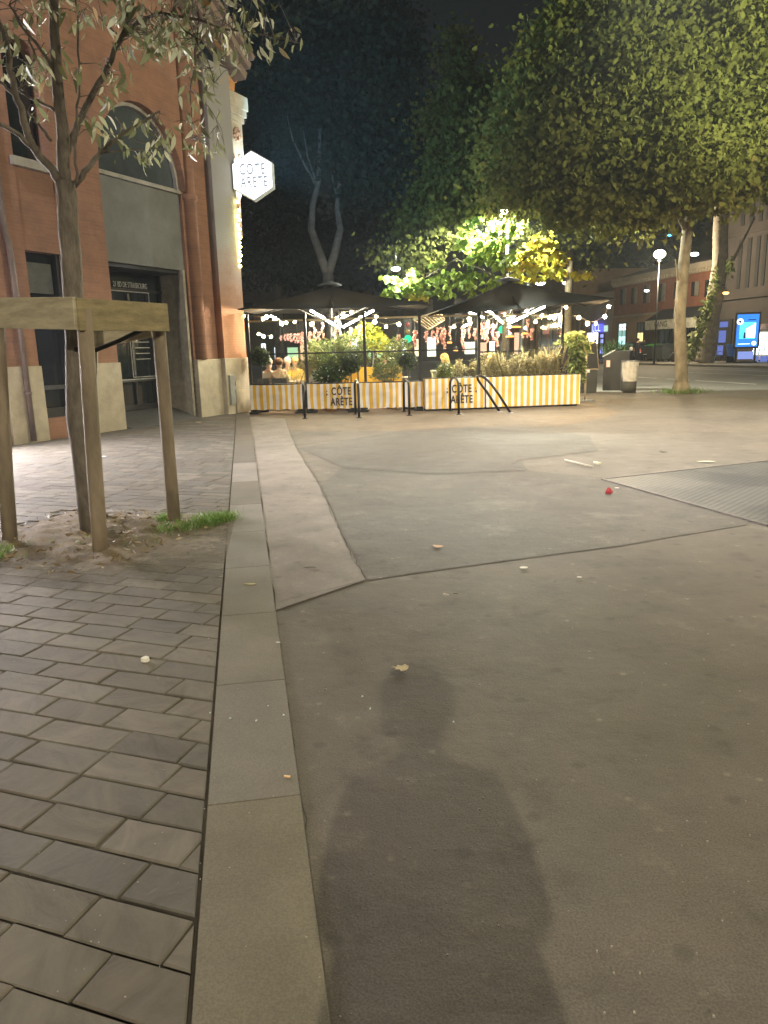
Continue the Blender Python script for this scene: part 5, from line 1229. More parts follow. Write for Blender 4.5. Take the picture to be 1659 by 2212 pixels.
# ------------------------------------------------------------------ far side of the street (local: x along the street away from us, y towards the street)
XA = Vector((DS, 1, 0)).normalized(); YA = Vector((-XA.y, XA.x, 0)); FO = Vector((24.5, 55, .13)); FRZ = math.atan2(XA.y, XA.x)
def fc(v, y_, off=0.0):
    d = ray(v, y_); t = ((FO + YA * off - Vector((0, 0, CAM_H))).dot(YA)) / d.dot(YA); p = Vector((0, 0, CAM_H)) + d * t - FO
    return p.dot(XA), p.z
def fu(v): return fc(v, 740)[0]
M_FBRICK = brickwall('far_brick', (.25, .095, .055), (.22, .085, .05), (.22, .1, .06))
M_FTAN = M('far_stone', (.3, .21, .13), .85, .2, .8); M_FGREY = M('far_grey_wall', (.06, .05, .046), .9, .25, .5); M_FPALE = M('far_pale_wall', (.34, .29, .22), .85, .2, .6)
M_SHUT = M('dark_shutter', (.025, .024, .025), .8); M_DARKWIN = M('dark_window', (.02, .022, .025), .2)
def block(label, u0, u1, h, mat, dep=12, name='town_house'):
    t = empty(name, FO, FRZ, label, 'building')
    s = MB(); s.bb(u0, u1, -dep, 0, -.13, h); s.build('wall', mat, t)
    return t
def winr(t, u0, u1, z0, z1, mat, frame=M_SHUT, name='window', pr=.05):
    s = MB(); s.bb(u0, u1, .002, pr, z0, z1); o = s.build(name, mat, t)
    if frame:
        s = MB(); w_ = .07; s.bb(u0 - w_, u0, 0, pr + .05, z0 - w_, z1 + w_); s.bb(u1, u1 + w_, 0, pr + .05, z0 - w_, z1 + w_); s.bb(u0, u1, 0, pr + .05, z1, z1 + w_); s.bb(u0, u1, 0, pr + .05, z0 - w_, z0)
        s.bb((u0 + u1) / 2 - .03, (u0 + u1) / 2 + .03, pr, pr + .03, z0, z1); s.build('window_frame', frame, o)
    return o
uA0, uA1 = fu(1541), fu(1323); hA = fc(1400, 594)[1]
A = block('two storey red brick house with pale ground floor and stone cornice across the street', uA0, uA1, hA, M_FBRICK)
zs = fc(1380, 680)[1]
s = MB(); s.bb(fu(1440), uA1, 0, .08, -.1, zs - .1); s.build('stone_ground_floor', M_FTAN, A)
s = MB(); s.bb(fu(1440), uA1, 0, .16, zs - .1, zs + .08); s.bb(uA0, uA1, 0, .35, hA - .25, hA + .15); s.bb(uA0, uA1, 0, .2, hA - .55, hA - .25)
for k in range(40): u = uA0 + (uA1 - uA0) * (k + .5) / 40; s.bb(u - .08, u + .08, .2, .34, hA - .5, hA - .25)
s.build('cornice', M_FPALE, A)
s = MB(); s.add([(uA0, .3, hA + .15), (uA1, .3, hA + .15), (uA1, -5, hA + 1.6), (uA0, -5, hA + 1.6)], [(0, 1, 2, 3)]); s.build('roof', M('roof_tile', (.12, .07, .05), .9), A)
for v0, v1, y0, y1 in [(1336, 1343, 625, 658), (1360, 1366, 622, 657), (1386, 1393, 618, 655), (1417, 1425, 614, 652), (1451, 1459, 611, 648), (1487, 1495, 610, 640), (1516, 1528, 606, 642)]:
    u = (fu(v0) + fu(v1)) / 2; z1, z0 = fc((v0 + v1) / 2, y0)[1], fc((v0 + v1) / 2, y1)[1]; hw = abs(fu(v0) - fu(v1)) / 2
    o = winr(A, u - hw, u + hw, z0, z1, M_DARKWIN, None)
    s = MB(); s.bb(u - hw - .5, u - hw, .02, .08, z0, z1); s.build('shutter', M('shutter_grey', (.2, .18, .15), .7), o)
M_TEAL = E('teal_window', (.45, .85, .75), .55); M_TEALB = E('teal_poster', (.5, .95, .9), 1.6); M_WINW = E('window_white', (.95, .95, .9), 2.2); M_POSTY = E('poster_yellow', (1, .72, .3), 1.5)
def lit(t, v0, v1, y0, y1, mat, frame=M_SHUT, off=.08):
    u0, u1 = sorted((fu(v0), fu(v1))); vm = (v0 + v1) / 2; return winr(t, u0, u1, max(.0, fc(vm, y1)[1]), fc(vm, y0)[1], mat, frame, pr=off + .04)
o = lit(A, 1338, 1354, 699, 782, M_TEAL)
def panes(o, cells, mat, off, name='lit_pane'):
    s = MB()
    for (v0, v1, y0, y1) in cells:
        u0, u1 = sorted((fu(v0), fu(v1))); vm = (v0 + v1) / 2; s.bb(u0, u1, off, off + .02, fc(vm, y1)[1], fc(vm, y0)[1])
    return s.build(name, mat, o)
panes(o, [(1340, 1345.5, 701, 706), (1346.5, 1353, 700, 706), (1340, 1345.5, 708, 713), (1346.5, 1353, 708, 713)], M_WINW, .125)
panes(o, [(1340, 1353, 727, 744)], M_TEALB, .125, 'lit_poster')
o = lit(A, 1379, 1392, 698, 782, M('blue_grey_window', (.09, .12, .14), .2)); panes(o, [(1380, 1391.5, 719, 737)], M_POSTY, .125, 'lit_poster')
# awning with a lettered valance and dark shopfront
u0, u1 = fu(1541), fu(1428); zt, zb = fc(1480, 664)[1], fc(1480, 688)[1]
s = MB(); s.bb(u0, u1, .02, .1, .1, zb); s.build('shopfront', M_SHUT, A)
for k in range(5): 
    uu = u0 + (u1 - u0) * (k + .5) / 5; winr(A, uu - .8, uu + .8, .5, zb - .5, M_DARKWIN, M('shop_frame', (.07, .075, .08), .5), pr=.14)
s = MB(); s.prism([(0.05, zt), (1.5, zb), (1.5, zb - .04), (.05, zt - .1)], u0, u1, lambda y, z, a: (a, y, z)); aw = s.build('awning', M('awning_black', (.018, .018, .022), .8), A)
s = MB(); s.bb(u0, u1, 1.46, 1.5, zb - .75, zb - .04); va = s.build('valance', M('valance_pale', (.38, .37, .3), .8, .4, 3), aw)
text_obj('valance_lettering', 'RANG', .62, M_SHUT, va, ((u0 + u1) / 2 + 1.2, 1.52, zb - .38), (PI / 2, 0, PI), 1.1)
# tall grey house on the right
uB0, uB1 = fu(1760), fu(1543)
Bh = block('tall grey house with dark full height shutters above the lit shop on the right edge', uB0, uB1, 15, M_FGREY)
for v0, v1 in [(1549, 1556), (1582, 1589), (1600, 1608), (1619, 1626), (1634, 1640), (1650, 1658), (1672, 1682), (1696, 1706)]:
    for (z0, z1) in [(4.9, 8.1), (9.0, 11.8)]:
        ua, ub = sorted((fu(v0), fu(v1))); winr(Bh, ua, ub, z0, z1, M_SHUT, None)
s = MB(); s.bb(uB0, uB1, 0, .2, 4.2, 4.35); s.bb(uB0, uB1, 0, .15, 8.4, 8.55); s.build('string_course', M_FGREY, Bh)
M_BLUEP = E('blue_pane', (.22, .3, .85), .55); M_COLD = E('cold_pane', (.78, .95, 1), 2.6)
ua, ub = sorted((fu(1581), fu(1545)))
s = MB(); s.bb(ua, ub, .0, .1, 0, fc(1563, 690)[1]); dr = s.build('door', M_SHUT, Bh)
panes(dr, [(1547, 1553, 696, 707), (1555.5, 1573, 695, 707), (1546.5, 1552.5, 713, 728), (1555, 1570, 714, 740), (1546, 1551.5, 746, 767), (1554, 1566, 746, 767)], M_BLUEP, .11, 'pane')
s = MB(); s.ball((ua + .55 * (ub - ua), .15, 1.05), .05); s.build('door_handle', M_STEEL, dr)
ua, ub = sorted((fu(1700), fu(1631)))
s = MB(); s.bb(ua, ub, 0, .12, .1, fc(1645, 712)[1]); sw = s.build('shop_window', M('shop_white', (.4, .42, .42), .5), Bh)
panes(sw, [(1634, 1642, 719, 733), (1644, 1648, 719, 733), (1650, 1664, 718, 733), (1634, 1642, 736, 744), (1645, 1653, 735, 744), (1656, 1668, 735, 744), (1633, 1645, 747, 755), (1648, 1655, 746, 755), (1658, 1670, 746, 755), (1631, 1643, 757, 766), (1647, 1650, 757, 766), (1653, 1670, 757, 766)], M_COLD, .13, 'pane')
panes(sw, [(1634, 1645, 769, 787), (1649, 1665, 769, 787)], M_BLUEP, .13, 'lower_pane')
s = MB(); s.bb(ua, ub, 0, .25, fc(1645, 712)[1], fc(1645, 700)[1]); s.build('sign_board', M('sign_board_mauve', (.25, .2, .22), .7), Bh)
# bank with the blue sign, left of the brick house, and the row behind it
uC0, uC1 = fu(1323), fu(1236)
C_ = block('pale low corner house with a glowing blue three letter sign over its entrance', uC0, uC1, fc(1300, 632)[1], M_FPALE)
for v in (1262, 1250, 1240): s = MB(); u = fu(v); s.bb(u - .35, u + .35, 0, .15, 0, fc(v, 690)[1]); s.build('pilaster', M_FTAN, C_)
M_LCL = E('blue_sign', (.05, .05, 1), 3.2); M_ENT = E('entrance_glow', (1, .96, .88), 4)
o = lit(C_, 1270, 1294, 719, 776, M_ENT, M_SHUT, .05)
ua, ub = sorted((fu(1304), fu(1283)))
s = MB(); s.bb(ua, ub, .1, .3, fc(1293, 717)[1], fc(1293, 701)[1]); sgn = s.build('sign_panel', M_LCL, C_)
text_obj('sign_lettering', 'LCL', 1.0, E('sign_letter_glow', (.35, .4, 1), 3), sgn, ((ua + ub) / 2, .31, (fc(1293, 717)[1] + fc(1293, 701)[1]) / 2), (PI / 2, 0, PI), 1.0)
lit(C_, 1305, 1312, 703, 716, E('mint_window', (.6, .9, .75), .8), None, .05)
o = lit(C_, 1298, 1306, 722, 776, M('pale_blue_window', (.2, .25, .35), .3), M_SHUT, .05); panes(o, [(1299, 1305, 722, 729), (1300, 1305, 733, 741), (1299, 1305, 750, 764)], E('blue_poster', (.3, .35, 1), 1.4), .1, 'lit_poster')
lit(C_, 1246, 1252, 715, 776, E('green_strip', (.6, .95, .65), .8), None, .05)
uD1 = fu(1090)
D_ = block('long dim tan row of shops behind the right parasol', uC1 + .02, uD1, 9, M_FTAN)
for v in (1228, 1216, 1203, 1190, 1178, 1165, 1152, 1140, 1128, 1116): s = MB(); u = fu(v); s.bb(u - .4, u + .4, 0, .25, 0, 5.2); s.build('pilaster', M_FPALE, D_)
M_SHOPD = M('shop_dark', (.05, .045, .04), .4)
for v in (1222, 1209, 1196, 1171, 1158, 1146): u = fu(v); winr(D_, u - 1.0, u + 1.0, .3, 4.2, M_SHOPD, None, 'shop_window')
lit(D_, 1211, 1222, 693, 703, E('blue_square_sign', (.12, .2, 1), 2.2), None, .3); u_, zz = fc(1216.5, 698)
lit(D_, 1178, 1190, 706, 722, E('pink_window', (.9, .35, .25), .5), None, .3)
# background row closing the square
bgx = empty('background_row', (-8, 92, 0), math.radians(4), 'dark row of houses closing the square behind the terrace', 'building')
s = MB(); s.bb(-60, 34, 0, 10, 0, 10.5); s.build('wall', M('background_wall', (.10, .085, .07), .9, .3, .3), bgx)
r5 = random.Random(9)
for k in range(38):
    x = -28 + k * 1.55; c = r5.choice([((1, .8, .5), 1.2), ((.9, .95, 1), 1.4), ((1, .55, .35), .9), ((1, .9, .7), 1.3), ((.6, .9, .5), .6)])
    if r5.random() < .6:
        s = MB(); s.bb(x, x + r5.uniform(.5, 1.3), -.06, 0, r5.uniform(.4, 1), r5.uniform(2, 3.2)); s.build('shop_window', E('shop_lit', c[0], c[1] * 1.8), bgx)
for k in range(16):
    s = MB(); s.bb(-26 + k * 3.6, -25 + k * 3.6, -.05, 0, 5, 7.4); s.build('window', M_DARKWIN, bgx)

# dark trees standing behind the row of houses
def back_tree(v, y_, Y, rv, ry, sd, label):
    c = at(v, 740, Y); t = tree_root('plane_tree', (c.x, c.y, 0), label, 'dark trees behind the brick house')
    limbs(t, 'limb', M_PLANE, [([Vector((c.x, c.y, 0)), at(v, 680, Y), at(v + 3, y_, Y)], .4, .15)])
    crown(t, [B(v, y_, Y, rv, ry), B(v - rv * .5, y_ + ry * .4, Y, rv * .6, ry * .6), B(v + rv * .6, y_ + ry * .3, Y + 1, rv * .5, ry * .6)], 5000, .6, M_FLEAF, sd, clump=1.3)
back_tree(1400, 480, 88, 95, 80, 91, 'dark tree behind the red brick house'); back_tree(1290, 540, 92, 75, 70, 92, 'dark tree behind the pale low house, left of the other dark tree')
# advertising panel
pA = at(1608, 788, 47.5); ad = empty('advertising_panel', (pA.x, pA.y, .13), math.atan2(pA.y, pA.x) - PI / 2 + .16, 'backlit blue advertising panel on the far pavement', 'advertising panel')
s = MB(); s.bb(-.72, .72, -.12, .12, .9, 3.1); s.bb(-.6, -.5, -.1, .1, 0, .9); s.bb(.5, .6, -.1, .1, 0, .9); s.bb(-.7, .7, -.12, .12, 0, .12); s.build('cabinet', M_BLACK, ad, .02)
s = MB(); s.bb(-.62, .62, -.14, -.12, 1.02, 2.98); sc2 = s.build('screen', E('screen_blue', (.03, .2, .85), 1.5), ad)
s = MB(); s.bb(-.45, .45, -.146, -.14, 1.5, 2.5); s.build('picture_sky', E('screen_cyan', (.1, .75, .85), 1.7), sc2)
s = MB(); s.prism([(-.1, 2.1), (.45, 2.45), (.45, 1.55), (-.05, 1.6)], -.152, -.146, lambda x, y, a: (x, a, y)); s.lathe([(0.001, 0), (.13, 0)], n=4)
s.prism([(.42 + .13 * math.cos(k * PI / 8), 1.22 + .13 * math.sin(k * PI / 8)) for k in range(16)], -.152, -.14, lambda x, y, a: (x, a, y))
s.prism([(-.45 + .19 * math.cos(k * PI / 8), 2.55 + .19 * math.sin(k * PI / 8)) for k in range(16)], -.15, -.14, lambda x, y, a: (x, a, y)); M_SW = E('screen_white', (.9, 1, 1), 2.6); s.build('picture_white', M_SW, sc2)
s = MB(); s.bb(-.5, .2, -.146, -.14, 1.17, 1.2); s.build('picture_line', M_SW, sc2)
s = MB(); s.prism([(-.45 + .085 * math.cos(k * PI / 8), 2.55 + .085 * math.sin(k * PI / 8)) for k in range(16)], -.158, -.15, lambda x, y, a: (x, a, y)); s.bb(-.2, -.08, -.156, -.15, 1.52, 1.9)
for k in range(4): s.bb(-.42 + k * .07, -.4 + k * .07, -.156, -.147, 1.52, 1.75 + .1 * (k % 3))
s.bb(.0, .45, -.15, -.14, 2.62, 2.68); s.bb(.02, .4, -.157, -.152, 2.3, 2.33); s.build('picture_dark', E('screen_dark', (.02, .1, .3), .4), sc2)
s = MB(); s.bb(-.45, .45, -.11, -.1, .25, .72); s.build('lower_panel', E('screen_low', (.3, .4, .9), .8), ad)

# things parked and standing on the far pavement
def wheel(parent, c, r, w_, name='wheel', ax='x'):
    s = MB(); prof = [(r * .62, -w_ / 2), (r, -w_ / 2), (r, w_ / 2), (r * .62, w_ / 2)]
    vs = []; n = 20
    s.lathe(prof, n=n)
    R = Matrix.Rotation(PI / 2, 3, 'Y') if ax == 'x' else Matrix.Rotation(PI / 2, 3, 'X')
    s.v = [tuple(R @ Vector(q) + Vector(c)) for q in s.v]; o = s.build(name, M_RUBBER, parent)
    s = MB(); s.lathe([(r * .62, -w_ / 2 * .9), (r * .62, w_ / 2 * .9)], n=n); s.v = [tuple(R @ Vector(q) + Vector(c)) for q in s.v]; s.build('rim', M_STEEL, o)
pc_ = at(1372, 781, 62); cr = empty('parked_car', (pc_.x, pc_.y, .13), math.radians(8), 'small dark car parked tail first on the far pavement with red tail lights', 'car')
s = MB(); s.sm = True
body = [(-1.75, .35), (-1.8, .75), (-1.72, .98), (-1.45, 1.02), (-1.2, 1.4), (-.2, 1.46), (.5, 1.38), (1.0, .98), (1.75, .85), (1.85, .55), (1.8, .3)]
n = len(body)
for sx, k in ((-.84, 1), (-.86, 1), (.86, 1), (.84, 1)): pass
secs = [(-.86, .0), (-.7, .06), (.7, .06), (.86, .0)]
for (x, dz) in secs:
    for (yy, z) in body: s.v.append((x * (1 if z < 1.0 else .8), yy, z + (dz if z > 1.0 else 0)))
for i in range(3):
    for k in range(n): a, b_ = i * n + k, i * n + (k + 1) % n; s.f.append((a, b_, b_ + n, a + n)); s.mi.append(0); s.smooth.append(False); s.tint.append(0)
s.f += [tuple(range(n)), tuple(range(3 * n, 4 * n))]; s.mi += [0, 0]; s.smooth += [False] * 2; s.tint += [0, 0]
cb = s.build('body', M('car_paint', (.025, .026, .03), .3, .1, spec=.6), cr, .04)
s = MB(); s.box((0, -1.36, 1.2), (1.2, .03, .36), mat=Matrix.Rotation(-.6, 3, 'X')); s.bb(-.75, -.72, -1.0, .5, 1.05, 1.36); s.bb(.72, .75, -1.0, .5, 1.05, 1.36); s.build('car_window', M_DGLASS, cr)
for sx in (-1, 1):
    s = MB(); s.bb(sx * .6 - .13, sx * .6 + .13, -1.83, -1.76, .72, .86); o = s.build('tail_light', E('tail_red', (1, .12, .1), .9), cr)
    s = MB(); s.bb(sx * .6 - .13, sx * .6 + .13, -1.83, -1.76, .62, .71); s.build('reflector', M_WHITE, o)
    for yy in (-1.15, 1.2): wheel(cr, (sx * .76, yy, .31), .31, .2)
s = MB(); s.bb(-.26, .26, -1.84, -1.8, .42, .53); s.build('number_plate', M_WHITE, cr); s = MB(); s.bb(-.8, .8, -1.88, -1.74, .3, .5); s.build('bumper', M_BLACK, cr, .03)
pbm = at(1362, 783, 58.5); bo = empty('bollard', (pbm.x, pbm.y, .13), 0, 'pale steel bollard with a round white head in front of the small dark car', 'bollard')
s = MB(); s.lathe([(.12, 0), (.1, .05), (.085, .85)], n=12); s.build('post', M_STEEL, bo); s = MB(); s.ball((0, 0, .98), .16); s.build('head', M_WHITE, bo)
def wheelie(v, Y, label, lid):
    p = at(v, 784, Y); t = empty('wheelie_bin', (p.x, p.y, .13), math.radians(12), label, 'bin', 'big wheelie bins on the far pavement')
    s = MB(); lo = [(-.5, -.38, .15), (.5, -.38, .15), (.5, .38, .15), (-.5, .38, .15)]; hi = [(-.62, -.5, 1.15), (.62, -.5, 1.15), (.62, .5, 1.15), (-.62, .5, 1.15)]
    s.add(lo + hi, [(0, 1, 2, 3), (4, 5, 6, 7)] + [(k, (k + 1) % 4, 4 + (k + 1) % 4, 4 + k) for k in range(4)]); s.build('body', M('bin_grey', (.06, .065, .065), .6), t, .03)
    s = MB(); s.bb(-.65, .65, -.53, .53, 1.15, 1.22); s.prism([(-.6, 1.22), (.6, 1.22), (.3, 1.32), (-.3, 1.32)], -.45, .45, lambda x, z, a: (x, a, z)); s.build('lid', lid, t, .02)
    for sx in (-1, 1):
        for sy in (-1, 1): wheel(t, (sx * .42, sy * .3, .1), .1, .05)
wheelie(1414, 60, 'wheelie bin with a green lid, left of the pair', M('lid_green', (.08, .3, .06), .5)); wheelie(1438, 56.5, 'wheelie bin with a dark lid, beside the green lidded one', M('lid_dark', (.04, .05, .05), .5))
def bicycle(x, y_, rz, label, frame_m, zb=.13):
    t = empty('bicycle', (x, y_, zb), rz, label, 'bicycle', 'bicycles parked on the far pavement')
    for yy in (-.52, .52):
        pts = [(0, yy + .33 * math.cos(k * PI / 10), .34 + .33 * math.sin(k * PI / 10)) for k in range(21)]; s = MB(); s.tube(pts, .018, 6, cap=False); o = s.build('wheel', M_RUBBER, t)
        s = MB()
        for k in range(8): s.tube([(0, yy, .34), (0, yy + .32 * math.cos(k * PI / 4), .34 + .32 * math.sin(k * PI / 4))], .004, 4)
        s.build('spokes', M_STEEL, o)
    s = MB()
    for a, b_ in [((0, -.52, .34), (0, -.05, .3)), ((0, -.05, .3), (0, -.2, .8)), ((0, -.2, .72), (0, .38, .78)), ((0, -.05, .3), (0, .38, .7)), ((0, -.52, .34), (0, -.18, .7)), ((0, .52, .34), (0, .36, .88))]: s.tube([a, b_], .02, 7)
    s.build('frame', frame_m, t)
    s = MB(); s.tube([(-.28, .3, .98), (-.2, .36, 1.0), (0, .36, .96), (.2, .36, 1.0), (.28, .3, .98)], .014, 6); s.tube([(0, .36, .86), (0, .36, .97)], .016, 6); s.build('handlebar', M_STEEL, t)
    s = MB(); s.ball((0, -.22, .86), .1, (.75, 1.4, .4), 8, 5); s.build('saddle', M_BLACK, t)
    s = MB(); s.tube([(-.08, -.05, .3), (.08, -.05, .3)], .05, 8); s.build('pedals', M_BLACK, t)
p = at(1536, 786, 54); bicycle(p.x, p.y, 1.2, 'bicycle with pale frame leaning behind the ivy tree', M_STEEL)
p = at(1316, 783, 62); bicycle(p.x, p.y, .9, 'dark bicycle parked by the pale low house', M_BLACK)
p = at(1326, 783, 61); bicycle(p.x, p.y, 1.3, 'grey bicycle parked left of the small dark car', M_STEEL)
# motorcycle
p = at(1479, 787, 54.5); mo = empty('motorcycle', (p.x, p.y, .13), math.radians(62), 'dark motorcycle with chrome mudguards between the big plane trunk and the ivy tree', 'motorcycle')
for yy in (-.7, .7): wheel(mo, (0, yy, .32), .32, .13)
s = MB(); s.tube([(0, .7, .32), (0, .42, .98)], .04, 8); s.tube([(0, -.7, .34), (0, -.1, .4), (0, .35, .6)], .05, 8); s.build('frame', M_STEEL, mo)
s = MB(); s.ball((0, .15, .8), .24, (.75, 1.4, .7)); s.build('fuel_tank', M('moto_paint', (.03, .03, .035), .25), mo)
s = MB(); s.ball((0, -.42, .78), .22, (.8, 1.9, .42)); s.build('seat', M_BLACK, mo)
s = MB(); s.bb(-.2, .2, -.15, .3, .28, .6); s.build('engine', M_STEEL, mo, .04)
s = MB(); s.tube([(-.36, .3, 1.06), (0, .42, 1.0), (.36, .3, 1.06)], .018, 6); s.build('handlebar', M_STEEL, mo)
s = MB(); s.ball((0, .55, .9), .11); s.build('headlight', E('moto_lamp', (1, 1, .95), 3), mo)
s = MB(); s.tube([(0, .7 + .36 * math.cos(a), .32 + .36 * math.sin(a)) for a in (.3, .8, 1.3, 1.8, 2.4)], .06, 6); s.tube([(0, -.7 + .36 * math.cos(a), .32 + .36 * math.sin(a)) for a in (.7, 1.3, 1.8, 2.4, 2.9)], .06, 6); s.build('mudguard', M('chrome', (.6, .62, .65), .15, metal=1), mo)
# blue bag bin beside the panel
p = at(1577, 787, 49.5); bb_ = empty('bag_bin', (p.x, p.y, .13), 0, 'litter bin with a blue bag left of the advertising panel', 'bin')
s = MB(); s.lathe([(.24, .35), (.26, .7), (.36, 1.15), (.36, 1.2)], n=12); s.build('bag', M('blue_bag', (.15, .3, .75), .35), bb_); s = MB(); s.lathe([(.25, 0), (.25, .4)], n=12); s.build('basket', M_BLACK, bb_)
p = at(1376, 780, 60); person((p.x, p.y, .13), math.radians(0), 'person in black with a dark cap standing behind the small car', 'stand', top=(.02, .02, .025), legs=(.02, .02, .03), hair=(.02, .02, .02))
p = at(1389, 781, 61.5); person((p.x, p.y, .13), math.radians(200), 'person in a dark red jacket right of the small car', 'stand', top=(.12, .03, .03), legs=(.02, .02, .02))
p = at(1538, 786, 51.5); person((p.x, p.y, .13), math.radians(120), 'person in a grey top right of the ivy tree', 'stand', top=(.3, .3, .32), legs=(.03, .03, .04))
p = at(1284, 783, 66); person((p.x, p.y, .13), math.radians(160), 'person silhouetted before the bright entrance of the pale low house', 'stand', top=(.05, .04, .05), legs=(.03, .03, .03))

# ------------------------------------------------------------------ right end of the terrace: menu board, terminal, pole, bin
p = gnd(1262, 838); mb = empty('menu_board', (6.7, 24.3, 0), math.radians(-14), 'black menu board leaning on its stand at the right end of the terrace', 'menu board')
Rm = Matrix.Rotation(.16, 3, 'X')
s = MB(); s.prism([(-.33, 0), (.33, 0), (.24, .78), (.2, .82), (-.2, .82), (-.24, .78)], -.02, .02, lambda x, z, a: tuple(Rm @ Vector((x, a, z)) + Vector((0, 0, .78)))); s.build('board', M('board_black', (.012, .012, .012), .6), mb)
s = MB(); s.bar(Vector((-.33, 0, .76)), Vector((.33, 0, .76)), .05, .03); s.bar(Vector((.33, 0, .76)), Rm @ Vector((.24, 0, .8)) + Vector((0, 0, .78)), .03, .04); s.build('board_frame', M('board_wood', (.2, .16, .1), .7), mb)
s = MB(); s.bb(-.3, .3, -.05, .35, 0, .72); s.build('cabinet', M('cabinet_black', (.02, .02, .018), .7), mb, .01)
s = MB(); s.bb(-.28, -.02, -.06, -.05, .6, .7); s.build('label_plate', M_WHITE, mb)
ps = gnd(1263, 866); po = empty('sign_pole', (ps.x, ps.y, 0), 0, 'slim cream pole on a flat base plate beside the long planter box', 'pole')
s = MB(); s.tube([(0, 0, .02), (0, 0, 1.38), (-.06, 0, 1.43)], .03, 10); s.build('pole', M('cream_paint', (.55, .46, .3), .5), po); s = MB(); s.bb(-.2, .22, -.1, .1, 0, .03); s.build('base_plate', M_STEEL, po, .006); s = MB(); s.bb(-.16, .1, -.05, -.03, .78, .86); s.build('name_plate', M_WHITE, po)
tm = empty('street_cabinet', (7.95, 25.6, 0), math.radians(-24), 'black street cabinet with a sloping pale lid and stickers', 'cabinet')
s = MB(); s.prism([(-.3, 0), (.55, 0), (.55, 1.3), (.05, 1.3), (-.3, 1.12)], -.4, .4, lambda x, z, a: (x, a, z)); s.build('body', M('cabinet_dark', (.018, .016, .014), .55), tm, .015)
s = MB(); s.bar((-.34, 0, 1.13), (.06, 0, 1.34), .8, .03); s.build('sloping_lid', M('pale_lid', (.5, .52, .5), .4), tm)
s = MB(); s.bb(-.315, -.3, -.2, .0, .62, .8); s.bb(-.2, -.08, -.415, -.4, .78, 1.0); s.build('sticker', M('sticker_pink', (.6, .4, .33), .5), tm); s = MB(); s.bb(-.315, -.3, -.1, .12, .4, .47); s.build('slot', M_WHITE, tm)
bush(1322, 27.2, [(0, 0, 1.2, .5, .3, .28)], 260, .3, M_DKLEAF, 'spiky dark plant standing behind the street cabinet', 'blade', sd=88, droop=-1.6, stem=False)
pbn = gnd(1359, 848); wb = empty('litter_bin', (pbn.x, pbn.y, 0), 0, 'litter bin with a clear bag hanging from a ring and a black foot', 'bin')
s = MB(); s.tube([(.27 * math.cos(k * PI / 10), .27 * math.sin(k * PI / 10), 1.0) for k in range(21)], .02, 6, cap=False); s.tube([(-.25, .1, 1.0), (-.22, .12, .02)], .018, 6); s.tube([(.25, .1, 1.0), (.22, .12, .02)], .018, 6); s.build('ring_frame', M_STEEL, wb)
s = MB()
N = 40; zz = [.32, .5, .7, .9, .99]; rr = [.2, .225, .235, .25, .262]
for i, (z, r) in enumerate(zip(zz, rr)):
    for k in range(N): a = 2 * PI * k / N; r_ = r * (1 + .045 * math.sin(k * 2.1 + i * .4)); s.v.append((r_ * math.cos(a), r_ * math.sin(a), z))
for i in range(4):
    for k in range(N): s.f.append((i * N + k, i * N + (k + 1) % N, (i + 1) * N + (k + 1) % N, (i + 1) * N + k)); s.mi.append(0); s.smooth.append(True); s.tint.append(0)
s.build('clear_bag', M('bag_grey', (.42, .39, .35), .3, .3, 6), wb)
s = MB(); s.lathe([(.21, 0), (.215, .36)], n=20); s.build('foot', M('bin_foot', (.035, .033, .028), .7), wb)
# green traffic lights beyond the terrace
def traffic(v, y_, Y, label):
    c = at(v, y_, Y); t = empty('traffic_light', (c.x, c.y, 0), 0, label, 'traffic light', 'traffic lights showing green beyond the terrace')
    s = MB(); s.tube([(0, .12, 0), (0, .12, c.z + .5)], .05, 8); s.build('pole', M_DARKMET, t); s = MB(); s.bb(-.15, .15, -.12, .08, c.z - .2, c.z + .75); s.build('housing', M_BLACK, t, .03)
    s = MB(); s.ball((0, -.13, c.z), .15, (1, .35, 1), 12, 8); s.build('green_lamp', E('signal_green', (.01, .8, .36), 1.6), t)
    for k, cc in ((1, (.12, .07, .01)), (2, (.12, .01, .01))): s = MB(); s.ball((0, -.12, c.z + .27 * k), .1, (1, .35, 1), 10, 6); s.build('dark_lamp', M('signal_off', cc, .3), t)
traffic(803, 736, 34, 'traffic light showing green, smallest, seen behind the left parasol terrace'); traffic(881, 732, 30, 'traffic light showing green beside the fourth terrace post'); traffic(1084, 712, 29, 'traffic light showing green under the tubes of the right parasol')

# ------------------------------------------------------------------ street lamps
def street_lamp(x, y_, h, label, heads, W, col, soft=.12, bulb=8, group=None, base=0, pole=True, gl=None, half=None):
    t = empty('street_lamp', (x, y_, base), 0, label, 'street lamp', group)
    if pole:
        s = MB(); s.tube([(0, 0, 0), (0, 0, .9), (0, 0, 1.0), (0, 0, h + .25)], [.1, .1, .065, .05], 12); s.build('pole', M_DARKMET, t)
    for _k, (hx, hy) in enumerate(heads):
        if hx or hy: s = MB(); s.tube([(0, 0, h + .2), (hx * .5, hy * .5, h + .34), (hx, hy, h + .18)], .03, 8); s.build('arm', M_DARKMET, t)
        s = MB(); s.lathe([(.25, h + .03), (.22, h + .12), (.06, h + .2)], (hx, hy, 0), 16); hd = s.build('lamp_head', M_DARKMET, t)
        s = MB(); s.ball((hx, hy, h - .02), .13, (1, 1, .6), 12, 8); g_ = s.build('lamp_globe', gl or E('lamp_glow_%s' % label[:8], col, bulb, sample=False), hd)
        g_.visible_shadow = True
        w_ = W * ([.85, .15][_k] if len(heads) == 2 else 1)
        spot('lamp_light', t, (hx, hy, h - .2), w_, col, soft, half, .15) if half else point('lamp_light', t, (hx, hy, h - .2), w_, col, soft)
    return t
